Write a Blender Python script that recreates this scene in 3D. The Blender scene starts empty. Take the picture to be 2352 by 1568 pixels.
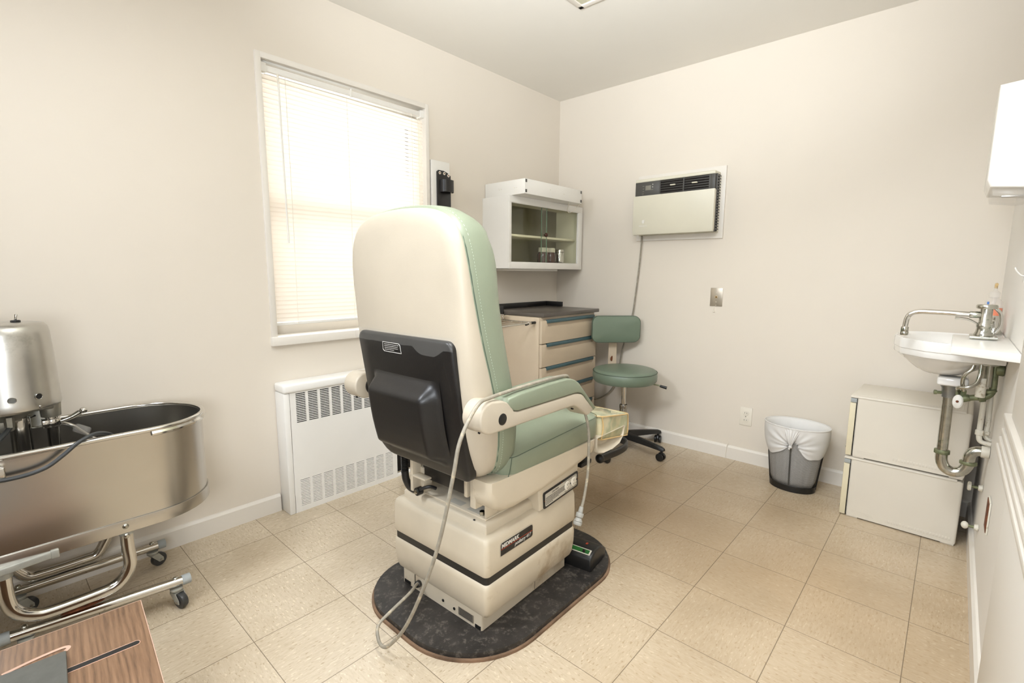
import bpy, bmesh, math, random
from mathutils import Vector, Matrix
random.seed(7)
col = bpy.context.scene.collection
PI = math.pi
R = math.radians

# ------------------------------------------------------------------ materials
def srgb(c):
    def f(v):
        v = v/255.0
        return v/12.92 if v <= .04045 else ((v+.055)/1.055)**2.4
    return (f(c[0]), f(c[1]), f(c[2]), 1)

class NT:
    def __init__(s, name):
        s.m = bpy.data.materials.new(name); s.m.use_nodes = True
        s.t = s.m.node_tree; s.n = s.t.nodes; s.l = s.t.links
        s.b = s.n['Principled BSDF']
    def node(s, typ, **kw):
        x = s.n.new(typ)
        for k, v in kw.items(): setattr(x, k, v)
        return x
    def link(s, a, b): s.l.new(a, b)
    def math(s, op, a, b=None, c=None):
        x = s.n.new('ShaderNodeMath'); x.operation = op
        for i, v in enumerate((a, b, c)):
            if v is None: continue
            if isinstance(v, (int, float)): x.inputs[i].default_value = v
            else: s.l.new(v, x.inputs[i])
        return x.outputs[0]
    def mix(s, fac, a, b):
        x = s.n.new('ShaderNodeMix'); x.data_type = 'RGBA'
        for i, v in ((0, fac), (6, a), (7, b)):
            if isinstance(v, (int, float)): x.inputs[i].default_value = v
            elif isinstance(v, tuple): x.inputs[i].default_value = v
            else: s.l.new(v, x.inputs[i])
        return x.outputs[2]
    def noise(s, scale, detail=3, vec=None, rough=.55):
        x = s.n.new('ShaderNodeTexNoise'); x.inputs['Scale'].default_value = scale
        x.inputs['Detail'].default_value = detail; x.inputs['Roughness'].default_value = rough
        if vec is not None: s.l.new(vec, x.inputs['Vector'])
        return x.outputs[0]
    def pos(s): return s.n.new('ShaderNodeNewGeometry').outputs['Position']
    def objc(s): return s.n.new('ShaderNodeTexCoord').outputs['Object']
    def ramp(s, fac, stops):
        x = s.n.new('ShaderNodeValToRGB'); e = x.color_ramp.elements
        e[0].position, e[0].color = stops[0]; e[1].position, e[1].color = stops[-1]
        for p, c in stops[1:-1]:
            k = e.new(p); k.color = c
        s.l.new(fac, x.inputs[0]); return x.outputs[0]
    def bump(s, h, strength=.1, dist=.002):
        x = s.n.new('ShaderNodeBump'); x.inputs['Strength'].default_value = strength
        x.inputs['Distance'].default_value = dist
        s.l.new(h, x.inputs['Height']); s.l.new(x.outputs[0], s.b.inputs['Normal'])
    def scalev(s, vec, v):
        x = s.n.new('ShaderNodeVectorMath'); x.operation = 'MULTIPLY'
        s.l.new(vec, x.inputs[0]); x.inputs[1].default_value = v; return x.outputs[0]

def mat(name, c, rough=.5, metal=0, var=.06, vscale=6, bump=0, bscale=200, spec=.5, coat=0, trans=0, alpha=1, dirt_shade=None, dscale=8, dth=.56):
    t = NT(name); base = srgb(c)
    p = t.objc()
    n = t.noise(vscale, 4, p)
    dark = tuple(max(0, v*(1-var*2)) for v in base[:3])+(1,)
    light = tuple(min(1, v*(1+var)) for v in base[:3])+(1,)
    cc = t.ramp(n, [(.3, dark), (.7, light)])
    if dirt_shade:
        dn = t.noise(dscale, 6, p, .7)
        dm = t.ramp(dn, [(dth, (0, 0, 0, 1)), (dth+.12, (1, 1, 1, 1))])
        cc = t.mix(dm, cc, srgb(dirt_shade))
    t.link(cc, t.b.inputs['Base Color'])
    t.b.inputs['Roughness'].default_value = rough
    t.b.inputs['Metallic'].default_value = metal
    t.b.inputs['Specular IOR Level'].default_value = spec
    t.b.inputs['Coat Weight'].default_value = coat
    t.b.inputs['Transmission Weight'].default_value = trans
    t.b.inputs['Alpha'].default_value = alpha
    if bump: t.bump(t.noise(bscale, 3, p), bump)
    return t.m

M = {}
def wallmat(name, c):
    t = NT(name); p = t.pos()
    b = srgb(c)
    n = t.noise(1.3, 4, p)
    t.link(t.ramp(n, [(.3, tuple(v*.965 for v in b[:3])+(1,)), (.7, b)]), t.b.inputs['Base Color'])
    t.b.inputs['Roughness'].default_value = .55
    t.b.inputs['Specular IOR Level'].default_value = .3
    return t.m
M['wall'] = wallmat('cream_wall_paint', (232, 222, 207))
M['wallc'] = wallmat('white_wall_paint', (244, 239, 231))
M['ceil'] = wallmat('ceiling_paint', (240, 235, 225))
M['trim'] = mat('white_trim_paint', (236, 229, 218), .35, var=.02, vscale=3, bump=.15, bscale=40)
M['white'] = mat('white_enamel', (240, 236, 228), .25, var=.015, vscale=4, bump=.06, bscale=30)
M['radw'] = mat('radiator_paint', (250, 247, 241), .35, var=.012, vscale=4, bump=.1, bscale=60)
M['shell'] = mat('cream_plastic', (196, 184, 164), .42, var=.03, vscale=4, bump=.12, bscale=350)
M['shell2'] = mat('beige_base_plastic', (212, 199, 176), .42, var=.035, vscale=5, bump=.12, bscale=300, dirt_shade=(176, 154, 122), dscale=3)
M['green'] = mat('green_vinyl', (139, 147, 125), .34, var=.04, vscale=5, bump=.12, bscale=420)
M['greend'] = mat('green_stool_vinyl', (114, 128, 110), .34, var=.04, vscale=5, bump=.12, bscale=420)
M['seam'] = mat('dark_seam', (78, 92, 76), .6)
M['stitch'] = mat('stitch_thread', (190, 200, 180), .6)
M['blackp'] = mat('black_abs_plastic', (27, 25, 24), .36, var=.1, vscale=9, bump=.1, bscale=260, spec=.5)
M['black'] = mat('black_plastic', (26, 25, 24), .4, var=.1)
M['blackm'] = mat('black_rubber_mat', (48, 44, 41), .5, var=.25, vscale=14, bump=.4, bscale=90, dirt_shade=(88, 82, 74), dscale=55, dth=.53)
M['chrome'] = mat('chrome', (215, 212, 206), .12, 1, var=.05)
M['chromeg'] = mat('tarnished_chrome', (190, 188, 178), .22, 1, var=.12, vscale=30, dirt_shade=(120, 138, 118), dscale=45)
M['rust'] = mat('rust', (120, 66, 34), .8, var=.3, vscale=60)
M['steel'] = mat('steel', (170, 166, 158), .3, 1, var=.08)
M['alu'] = mat('spun_aluminium', (196, 194, 188), .33, 1, var=.07, vscale=7, dirt_shade=(160, 158, 150), dscale=5)
M['castw'] = mat('cast_grey_metal', (150, 146, 134), .45, .8, var=.1, vscale=20)
M['greypaint'] = mat('grey_hammered_paint', (176, 175, 165), .4, .3, var=.06, vscale=30, bump=.2, bscale=120)
M['gcap'] = mat('grey_plastic_cap', (168, 172, 170), .5)
M['wheel'] = mat('dark_wheel_rubber', (60, 60, 60), .35, var=.1)
M['brass'] = mat('green_corroded_brass', (128, 132, 100), .5, .55, var=.2, vscale=40, dirt_shade=(92, 112, 88), dscale=30)
M['galv'] = mat('galvanised_pipe', (150, 152, 150), .36, .85, var=.1, vscale=25, dirt_shade=(178, 176, 170), dscale=20)
M['pipew'] = mat('painted_pipe', (226, 220, 204), .4, var=.05, dirt_shade=(150, 130, 88), dscale=24)
M['porc'] = mat('porcelain', (244, 241, 235), .1, var=.01, coat=.4)
M['crate'] = mat('ivory_box_plastic', (225, 217, 202), .42, var=.02, vscale=3)
M['crated'] = mat('yellowed_drawer_plastic', (228, 217, 186), .42, var=.03)
M['cabb'] = mat('beige_laminate', (208, 190, 165), .4, var=.02, bump=.05, bscale=150)
M['top'] = mat('brown_countertop', (86, 79, 72), .3, var=.01)
M['blue'] = mat('teal_handle', (64, 92, 98), .4, var=.05)
M['cream_int'] = mat('yellowed_enamel', (244, 236, 206), .4, var=.03)
M['acf'] = mat('ac_cream_plastic', (222, 216, 196), .35, var=.015)
M['dgrey'] = mat('dark_grey_plastic', (74, 72, 68), .4, var=.04)
M['lcd'] = mat('grey_lcd', (128, 124, 112), .3)
M['cable'] = mat('grey_cable', (158, 150, 134), .5, var=.12, vscale=40, dirt_shade=(196, 180, 150), dscale=40)
M['cableg'] = mat('grey_plug_plastic', (176, 174, 166), .45)
M['cabled'] = mat('dark_cable', (54, 56, 56), .4)
M['outlet'] = mat('ivory_outlet', (238, 230, 214), .35, var=.01)
M['plate'] = mat('brushed_plate', (186, 176, 160), .35, .7, var=.06)
M['brown'] = mat('brown_jar', (70, 34, 22), .12, var=.1)
M['cap'] = mat('white_jar_cap', (216, 208, 186), .4)
M['red'] = mat('red_ink', (176, 62, 32), .5)
M['ink'] = mat('black_ink', (28, 26, 24), .5)
M['whiteink'] = mat('white_ink', (226, 222, 212), .5)
M['labelw'] = mat('paper_label', (205, 198, 182), .5)
M['greenl'] = mat('green_label', (36, 98, 40), .45)
M['orange'] = mat('orange_soap', (255, 118, 34), .2, var=.02)
M['clearp'] = mat('clear_plastic', (235, 230, 222), .15, var=.01, alpha=.22)
M['tape'] = mat('clear_tape', (215, 212, 204), .06, var=.03, alpha=.09)
M['pinkedge'] = mat('worn_adhesive_edge', (132, 104, 80), .75, var=.3, vscale=9, dirt_shade=(58, 50, 44), dscale=5)
M['pad'] = mat('grey_slate_pad', (104, 104, 98), .55, var=.08, vscale=40)
M['pink'] = mat('exposed_chipboard', (222, 184, 162), .7, var=.06)
M['lamp'] = mat('prismatic_lens', (202, 198, 170), .3, var=.06, vscale=60, bump=.8, bscale=260)
M['dark'] = mat('dark_void', (22, 16, 12), .9)
M['bluep'] = mat('blue_print', (60, 110, 180), .4)

def wheel_noise(): pass
# vinyl cover with yellowed clear film
t = NT('yellowed_clear_vinyl'); p = t.objc()
n = t.noise(6, 3, p, .5)
t.link(t.ramp(n, [(.38, srgb((150, 160, 132))), (.47, srgb((204, 194, 154))), (.54, srgb((172, 174, 140))), (.62, srgb((214, 203, 166)))]), t.b.inputs['Base Color'])
t.b.inputs['Roughness'].default_value = .15; t.b.inputs['Coat Weight'].default_value = .6
t.bump(t.noise(16, 3, p), .7, .006); M['vinyl'] = t.m
M['vpipe'] = mat('amber_piping', (210, 178, 122), .3)

# brushed stainless
t = NT('brushed_stainless'); p = t.objc()
v = t.scalev(p, (1.2, 1.2, 260)); n = t.noise(3, 4, v, .5)
n2 = t.noise(2.2, 4, p)
c1 = t.ramp(n2, [(.3, srgb((194, 190, 183))), (.7, srgb((212, 208, 201)))])
t.link(c1, t.b.inputs['Base Color'])
t.b.inputs['Metallic'].default_value = 1
t.b.inputs['Roughness'].default_value = .27
t.b.inputs['Anisotropic'].default_value = .5
t.bump(n, .012, .0005); M['tub'] = t.m

# floor tiles
TX, TY, TS = -1.728, -2.042, .3048
t = NT('vinyl_floor_tile'); p = t.pos()
sep = t.node('ShaderNodeSeparateXYZ'); t.link(p, sep.inputs[0])
u = t.math('DIVIDE', t.math('SUBTRACT', sep.outputs[0], TX), TS)
w = t.math('DIVIDE', t.math('SUBTRACT', sep.outputs[1], TY), TS)
fu = t.math('FRACT', u); fw = t.math('FRACT', w)
du = t.math('MINIMUM', fu, t.math('SUBTRACT', 1, fu)); dw = t.math('MINIMUM', fw, t.math('SUBTRACT', 1, fw))
lu = t.math('LESS_THAN', du, .0036); lw = t.math('LESS_THAN', dw, .004)
line = t.math('MAXIMUM', lu, lw)
cell = t.node('ShaderNodeCombineXYZ'); t.link(t.math('FLOOR', u), cell.inputs[0]); t.link(t.math('FLOOR', w), cell.inputs[1])
wn = t.node('ShaderNodeTexWhiteNoise'); t.link(cell.outputs[0], wn.inputs[0])
par = t.math('MODULO', t.math('ABSOLUTE', t.math('ADD', t.math('FLOOR', u), t.math('FLOOR', w))), 2)
sA = t.noise(9, 5, t.scalev(p, (3, 14, 1)), .65); sB = t.noise(9, 5, t.scalev(p, (14, 3, 1)), .65)
mx = t.node('ShaderNodeMix'); mx.data_type = 'FLOAT'; t.link(par, mx.inputs[0]); t.link(sA, mx.inputs[2]); t.link(sB, mx.inputs[3])
streak = mx.outputs[0]
base = t.ramp(streak, [(.25, srgb((199, 183, 158))), (.5, srgb((215, 199, 174))), (.75, srgb((225, 211, 188)))])
tint = t.mix(t.math('MULTIPLY', wn.outputs[0], .16), base, srgb((170, 148, 116)))
# light and dark chips, elongated along each tile's own grain
def chips(scale, lo, hi, inv=False):
    A_ = t.noise(scale, 1, t.scalev(p, (.45, 1.25, 1)), .4); B_ = t.noise(scale, 1, t.scalev(p, (1.25, .45, 1)), .4)
    m_ = t.node('ShaderNodeMix'); m_.data_type = 'FLOAT'; t.link(par, m_.inputs[0]); t.link(A_, m_.inputs[2]); t.link(B_, m_.inputs[3])
    if inv: return t.ramp(m_.outputs[0], [(lo, (1, 1, 1, 1)), (hi, (0, 0, 0, 1))])
    return t.ramp(m_.outputs[0], [(lo, (0, 0, 0, 1)), (hi, (1, 1, 1, 1))])
tint = t.mix(t.math('MULTIPLY', chips(110, .63, .72), .75), tint, srgb((236, 222, 196)))
tint = t.mix(t.math('MULTIPLY', chips(130, .28, .38, True), .5), tint, srgb((160, 136, 104)))
dirt_shade = t.noise(1.6, 3, p, .5)  # noise that frays the edges of the painted floor shade below
def shade_zone(c, rad, lo, hi):
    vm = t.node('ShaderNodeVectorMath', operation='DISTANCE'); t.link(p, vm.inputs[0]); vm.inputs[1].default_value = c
    return t.ramp(t.math('ADD', t.math('DIVIDE', vm.outputs['Value'], rad), t.math('MULTIPLY', dirt_shade, .5)), [(lo, (1, 1, 1, 1)), (hi, (0, 0, 0, 1))])
tint = t.mix(t.math('MULTIPLY', shade_zone((-1.15, -2.0, 0), 1.9, .25, 1.1), .62), tint, srgb((164, 130, 84)))  # warm dimmer light painted into the tile colour, centre and right
tint = t.mix(t.math('MULTIPLY', shade_zone((-.85, -1.1, 0), 1.25, .3, 1.15), .8), tint, srgb((112, 86, 56)))  # shade behind the chair painted into the tile colour
grime = t.ramp(t.noise(3.5, 2, p, .4), [(.35, (0, 0, 0, 1)), (.8, (1, 1, 1, 1))])
tint = t.mix(t.math('MULTIPLY', grime, .4), tint, srgb((150, 128, 98)))
lines = t.mix(t.math('MULTIPLY', line, .72), tint, srgb((84, 68, 50)))
t.link(lines, t.b.inputs['Base Color'])
t.b.inputs['Roughness'].default_value = .25
t.b.inputs['Specular IOR Level'].default_value = .45
t.bump(t.math('SUBTRACT', t.noise(60, 3, p), t.math('MULTIPLY', line, 1.2)), .1, .002)
M['floor'] = t.m

# wood laminate
t = NT('walnut_laminate'); p = t.objc()
wv = t.node('ShaderNodeTexWave', wave_type='BANDS', bands_direction='X'); t.link(t.scalev(p, (1, .12, 1)), wv.inputs['Vector'])
wv.inputs['Scale'].default_value = 26; wv.inputs['Distortion'].default_value = 7; wv.inputs['Detail'].default_value = 5; wv.inputs['Detail Scale'].default_value = 1.2
n = t.noise(120, 5, t.scalev(p, (1, .05, 1)), .65)
fac = t.math('MULTIPLY_ADD', wv.outputs['Fac'], .16, t.math('MULTIPLY', n, .84))
t.link(t.ramp(fac, [(.28, srgb((98, 74, 56))), (.45, srgb((130, 99, 74))), (.68, srgb((154, 120, 92)))]), t.b.inputs['Base Color'])
t.b.inputs['Roughness'].default_value = .38; M['wood'] = t.m

# translucent blinds
def translucent(name, c, amt):
    t = NT(name); t.b.inputs['Base Color'].default_value = srgb(c); t.b.inputs['Roughness'].default_value = .5
    tr = t.node('ShaderNodeBsdfTranslucent'); tr.inputs[0].default_value = srgb(c)
    mx = t.node('ShaderNodeMixShader'); mx.inputs[0].default_value = amt
    out = t.n['Material Output']
    t.link(t.b.outputs[0], mx.inputs[1]); t.link(tr.outputs[0], mx.inputs[2]); t.link(mx.outputs[0], out.inputs[0])
    return t.m
M['slat'] = translucent('vinyl_slat', (250, 240, 228), .35)
M['liner'] = translucent('plastic_bag', (246, 243, 238), .22)
# glass
def glassmat(name, c, alpha=.2):
    t = NT(name); gl = t.node('ShaderNodeBsdfGlossy'); gl.inputs['Roughness'].default_value = .03
    tr = t.node('ShaderNodeBsdfTransparent'); tr.inputs[0].default_value = c
    fr = t.node('ShaderNodeFresnel'); fr.inputs[0].default_value = 1.5
    bf = t.node('ShaderNodeNewGeometry'); k = t.math('MULTIPLY', fr.outputs[0], t.math('SUBTRACT', 1, bf.outputs['Backfacing']))
    mx = t.node('ShaderNodeMixShader'); t.link(k, mx.inputs[0]); t.link(tr.outputs[0], mx.inputs[1]); t.link(gl.outputs[0], mx.inputs[2])
    t.link(mx.outputs[0], t.n['Material Output'].inputs[0]); return t.m
M['glass'] = glassmat('clear_glass', (.985, .995, .98, 1))
M['gedge'] = mat('green_glass_edge', (120, 150, 122), .2)
# perforated mesh for the waste bin
t = NT('wire_mesh'); p = t.objc()
t.b.inputs['Base Color'].default_value = srgb((40, 39, 38)); t.b.inputs['Roughness'].default_value = .5
sp = t.node('ShaderNodeSeparateXYZ'); t.link(p, sp.inputs[0])
at2 = t.math('ARCTAN2', sp.outputs[1], sp.outputs[0])
a1 = t.math('FRACT', t.math('MULTIPLY', at2, 46)); a2 = t.math('FRACT', t.math('MULTIPLY', sp.outputs[2], 300))
hole = t.math('MULTIPLY', t.math('GREATER_THAN', a1, .24), t.math('GREATER_THAN', a2, .24))
t.link(t.math('SUBTRACT', 1, hole), t.b.inputs['Alpha']); M['mesh'] = t.m

# ------------------------------------------------------------------ geometry
class B:
    def __init__(s): s.bm = bmesh.new()
    def _bev(s, vs, bev, seg):
        if bev <= 0: return
        es = list({e for v in vs for e in v.link_edges})
        bmesh.ops.bevel(s.bm, geom=es, offset=bev, segments=seg, profile=.5, affect='EDGES', clamp_overlap=True)
    def box(s, a, b, bev=0, seg=2, mtx=None):
        x0, y0, z0 = a; x1, y1, z1 = b
        vs = [s.bm.verts.new((x, y, z)) for x in (x0, x1) for y in (y0, y1) for z in (z0, z1)]
        for f in ((0, 1, 3, 2), (4, 6, 7, 5), (0, 4, 5, 1), (2, 3, 7, 6), (0, 2, 6, 4), (1, 5, 7, 3)):
            s.bm.faces.new([vs[i] for i in f])
        if mtx is not None:
            for v in vs: v.co = mtx @ v.co
        s._bev(vs, bev, seg); return s
    def prism(s, poly, axis, a, b, bev=0, seg=2, cap=True):
        # poly of (u,v): axis y -> (x,z), axis x -> (y,z), axis z -> (x,y)
        def P(u, v, w):
            return {'y': (u, w, v), 'x': (w, u, v), 'z': (u, v, w)}[axis]
        A = [s.bm.verts.new(P(u, v, a)) for u, v in poly]; C = [s.bm.verts.new(P(u, v, b)) for u, v in poly]
        n = len(poly)
        for i in range(n): s.bm.faces.new((A[i], A[(i+1) % n], C[(i+1) % n], C[i]))
        s.bm.faces.new(A[::-1]); s.bm.faces.new(C)
        if bev:
            es = [e for e in s.bm.edges if (e.verts[0] in A and e.verts[1] in A) or (e.verts[0] in C and e.verts[1] in C)]
            bmesh.ops.bevel(s.bm, geom=es, offset=bev, segments=seg, profile=.5, affect='EDGES', clamp_overlap=True)
        return s
    def rings(s, rings, cap0=True, cap1=True, closed=False, loop=True):
        V = [[s.bm.verts.new(p) for p in r] for r in rings]
        n = len(V[0]); m = len(V)
        for k in range(m if closed else m-1):
            a, b = V[k], V[(k+1) % m]
            for i in range(n if loop else n-1): s.bm.faces.new((a[i], a[(i+1) % n], b[(i+1) % n], b[i]))
        if not closed:
            if cap0: s.fan(V[0], True)
            if cap1: s.fan(V[-1], False)
        return s
    def fan(s, vs, rev):
        c = Vector((0, 0, 0))
        for v in vs: c += v.co
        c = s.bm.verts.new(c/len(vs)); n = len(vs)
        for i in range(n):
            f = (vs[i], vs[(i+1) % n], c)
            s.bm.faces.new(f[::-1] if rev else f)
    def tube(s, pts, r, n=12, sub=6, closed=False, cap=True, flat=1.0):
        pts = [Vector(p) for p in pts]
        if sub > 1 and len(pts) > 2: pts = catmull(pts, sub, closed)
        rr = r if isinstance(r, (list, tuple)) else None
        up = None; rings = []
        m = len(pts)
        for i, p in enumerate(pts):
            if closed: d = pts[(i+1) % m]-pts[i-1]
            else: d = pts[min(i+1, m-1)]-pts[max(i-1, 0)]
            if d.length < 1e-9: d = Vector((0, 0, 1))
            d.normalize()
            if up is None:
                up = Vector((0, 0, 1)) if abs(d.z) < .9 else Vector((1, 0, 0))
            a = d.cross(up)
            if a.length < 1e-6: a = d.orthogonal()
            a.normalize(); up = a.cross(d).normalized()
            q = r if rr is None else rr[0]+(rr[-1]-rr[0])*i/(m-1)
            rings.append([p+a*(q*math.cos(2*PI*k/n))+up*(q*flat*math.sin(2*PI*k/n)) for k in range(n)])
        return s.rings(rings, cap, cap, closed)
    def cyl(s, p0, p1, r0, r1=None, n=24, bev=0):
        r1 = r0 if r1 is None else r1
        p0, p1 = Vector(p0), Vector(p1); d = (p1-p0); L = d.length; d.normalize()
        if bev > 0:
            prof = [(0, r0-bev), (bev*.3, r0-bev*.3), (bev, r0), (L-bev, r1), (L-bev*.3, r1-bev*.3), (L, r1-bev)]
        else: prof = [(0, r0), (L, r1)]
        return s.lathe([(q, h) for h, q in prof], p0, d, n)
    def lathe(s, prof, c=(0, 0, 0), axis=(0, 0, 1), n=32, sx=1, sy=1):
        # prof list of (radius, height)
        c = Vector(c); d = Vector(axis).normalized()
        a = Vector((1, 0, 0)) if abs(d.z) > .99 else d.cross(Vector((0, 0, 1))).normalized()
        b = d.cross(a)
        rg = [[c+d*h+a*(sx*q*math.cos(2*PI*k/n))+b*(sy*q*math.sin(2*PI*k/n)) for k in range(n)] for q, h in prof]
        return s.rings(rg)
    def sphere(s, c, r, sc=(1, 1, 1), n=16):
        m = Matrix.Translation(c) @ Matrix.Diagonal((r*sc[0], r*sc[1], r*sc[2], 1))
        bmesh.ops.create_uvsphere(s.bm, u_segments=n, v_segments=max(6, n//2), radius=1, matrix=m); return s
    def slab(s, poly, ya, yb, r):
        # extruded profile (x,z) along y with soft edges
        k = 1 if yb > ya else -1
        rg = [[(u, y, v) for u, v in inset(poly, i)] for y, i in ((ya, r), (ya+k*.13*r, .5*r), (ya+k*.5*r, .13*r), (ya+k*r, 0), (yb-k*r, 0), (yb-k*.5*r, .13*r), (yb-k*.13*r, .5*r), (yb, r))]
        V = [[s.bm.verts.new(p) for p in q] for q in rg]; n = len(poly)
        for a, b in zip(V, V[1:]):
            for i in range(n): s.bm.faces.new((a[i], a[(i+1) % n], b[(i+1) % n], b[i]))
        s.bm.faces.new(V[0][::-1]); s.bm.faces.new(V[-1]); return s
    def build(s, name, m, parent=None, local=False, ang=38, off=None):
        bm = s.bm
        bmesh.ops.remove_doubles(bm, verts=bm.verts, dist=1e-6)
        bmesh.ops.recalc_face_normals(bm, faces=bm.faces)
        if off is not None: bmesh.ops.translate(bm, verts=bm.verts, vec=-Vector(off))
        elif parent is not None and not local:
            r = parent
            while r.parent: r = r.parent
            bmesh.ops.translate(bm, verts=bm.verts, vec=-r.location)
        for f in bm.faces: f.smooth = True
        for e in bm.edges:
            if len(e.link_faces) == 2:
                try:
                    if e.calc_face_angle() > R(ang): e.smooth = False
                except ValueError: pass
        me = bpy.data.meshes.new(name); bm.to_mesh(me); bm.free()
        o = bpy.data.objects.new(name, me); col.objects.link(o)
        if m is not None: me.materials.append(M[m] if isinstance(m, str) else m)
        if parent is not None: o.parent = parent
        return o

def islands(b, name, m, parent, local=False, dz=0):
    # one object per separate piece of the builder
    bm = b.bm
    if dz: bmesh.ops.translate(bm, verts=bm.verts, vec=(0, 0, dz))
    bmesh.ops.remove_doubles(bm, verts=bm.verts, dist=1e-6)
    bm.verts.index_update()
    seen = set(); groups = []
    bm.verts.ensure_lookup_table()
    for v in bm.verts:
        if v.index in seen: continue
        st = [v]; g = set()
        while st:
            w_ = st.pop()
            if w_.index in g: continue
            g.add(w_.index); st += [e.other_vert(w_) for e in w_.link_edges]
        seen |= g; groups.append(g)
    out = []
    for g in groups:
        nb = B(); mp = {i: nb.bm.verts.new(bm.verts[i].co) for i in g}
        for f in bm.faces:
            if f.verts[0].index in g: nb.bm.faces.new([mp[v.index] for v in f.verts])
        out.append(nb.build(name, m, parent, local=local))
    bm.free(); return out

def catmull(p, sub, closed=False):
    out = []; n = len(p)
    for i in range(n if closed else n-1):
        if closed: a, b, c, d = p[i-1], p[i], p[(i+1) % n], p[(i+2) % n]
        else: a, b, c, d = p[max(i-1, 0)], p[i], p[i+1], p[min(i+2, n-1)]
        for k in range(sub):
            t = k/sub
            out.append(.5*((2*b)+(c-a)*t+(2*a-5*b+4*c-d)*t*t+(3*b-a-3*c+d)*t**3))
    if not closed: out.append(p[-1])
    return out

def rrect(x0, y0, x1, y1, r, n=5):
    rs = r if isinstance(r, (list, tuple)) else (r,)*4   # corners: x1y1, x0y1, x0y0, x1y0
    o = []
    for (cx, cy, a0), q in zip(((x1, y1, 0), (x0, y1, 90), (x0, y0, 180), (x1, y0, 270)), rs):
        sx = -1 if cx == x1 else 1; sy = -1 if cy == y1 else 1
        c = (cx+sx*q, cy+sy*q)
        for k in range(n+1):
            a = R(a0+90*k/n); o.append((c[0]+q*math.cos(a), c[1]+q*math.sin(a)))
    return o
def inset(poly, d):
    n = len(poly); out = []
    area = sum(poly[i][0]*poly[(i+1) % n][1]-poly[(i+1) % n][0]*poly[i][1] for i in range(n))
    sg = 1 if area > 0 else -1
    for i in range(n):
        a, b, c = poly[i-1], poly[i], poly[(i+1) % n]
        tx, ty = c[0]-a[0], c[1]-a[1]; L = math.hypot(tx, ty) or 1
        out.append((b[0]-sg*ty/L*d, b[1]+sg*tx/L*d))
    return out
def toward(poly, c, f): return [(c[0]+(u-c[0])*f, c[1]+(v-c[1])*f) for u, v in poly]
def lerp_tab(tab, z):
    if z <= tab[0][0]: return tab[0][1]
    for (a, va), (b, vb) in zip(tab, tab[1:]):
        if z <= b:
            q = (z-a)/(b-a); return va+(vb-va)*q
    return tab[-1][1]

def tag(o, label=None, cat=None, group=None, kind=None):
    if label: o['label'] = label
    if cat: o['category'] = cat
    if group: o['group'] = group
    if kind: o['kind'] = kind
    return o
def thing(name, loc, label, cat, rot=0, group=None):
    e = bpy.data.objects.new(name, None); col.objects.link(e); e.location = loc; e.rotation_euler = (0, 0, rot)
    e.empty_display_size = .1
    return tag(e, label, cat, group)
def struct(o, label=None): o['kind'] = 'structure'; 
def lettering(name, s, size, m, parent, mtx, shear=0, extr=.0004, spacing=1, bold=0):
    cu = bpy.data.curves.new(name, 'FONT'); cu.body = s; cu.size = size; cu.extrude = extr; cu.shear = shear
    cu.space_character = spacing; cu.offset = bold; cu.resolution_u = 3
    tmp = bpy.data.objects.new(name, cu); col.objects.link(tmp)
    bpy.context.view_layer.update()
    me = bpy.data.meshes.new_from_object(tmp.evaluated_get(bpy.context.evaluated_depsgraph_get()))
    bpy.data.objects.remove(tmp); bpy.data.curves.remove(cu)
    me.name = name; me.transform(mtx); me.materials.clear(); me.materials.append(M[m])
    o = bpy.data.objects.new(name, me); col.objects.link(o); o.parent = parent
    return o
def basis(o, x, y):
    x = Vector(x).normalized(); y = Vector(y); y = (y-x*y.dot(x)).normalized(); z = x.cross(y)
    m = Matrix((x, y, z)).transposed().to_4x4(); m.translation = Vector(o); return m

H = 2.437; XB = -6.2; YC = -2.51
# ------------------------------------------------------------------ setting
WX0, WX1, WZ0, WZ1 = -2.186, -1.285, .849, 2.085
def S(name, m, bs, bev=0):
    b = B()
    for a, c in bs: b.box(a, c, bev)
    o = b.build(name, m); o['kind'] = 'structure'; return o
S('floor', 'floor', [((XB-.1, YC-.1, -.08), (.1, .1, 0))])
S('ceiling', 'ceil', [((XB-.1, YC-.1, H), (.1, .1, H+.08))])
S('wall_left', 'wall', [((XB-.1, 0, 0), (WX0, .14, H)), ((WX1, 0, 0), (.1, .14, H)), ((WX0, 0, 0), (WX1, .14, WZ0)), ((WX0, 0, WZ1), (WX1, .14, H))])
S('wall_back', 'wall', [((0, YC-.1, 0), (.1, 0, H))])
S('wall_right', 'wallc', [((XB-.1, YC-.1, 0), (0, YC, H))])
S('wall_rear', 'wall', [((XB-.1, YC, 0), (XB, 0, H))])
# baseboards
def baseb(name, poly_axis, a, b, flip):
    bb = B(); h = .085; th = .014
    pr = [(0, 0), (th, 0), (th, h-.012), (th*.45, h-.002), (0, h)]
    if poly_axis == 'x':   # runs along x, against wall y0
        bb.prism([(flip[0]+flip[1]*u, v) for u, v in pr], 'x', a, b)
    else: bb.prism([(flip[0]+flip[1]*u, v) for u, v in pr], 'y', a, b)
    o = bb.build(name, 'trim', ang=25); o['kind'] = 'structure'; return o
baseb('baseboard_left', 'x', XB, -2.216, (0, -1))
baseb('baseboard_left_end', 'x', -1.262, -.0145, (0, -1)).name = 'baseboard_left_2'
baseb('baseboard_back', 'y', YC, 0, (0, -1))
baseb('baseboard_right', 'x', XB, -.0145, (YC, 1))
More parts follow.
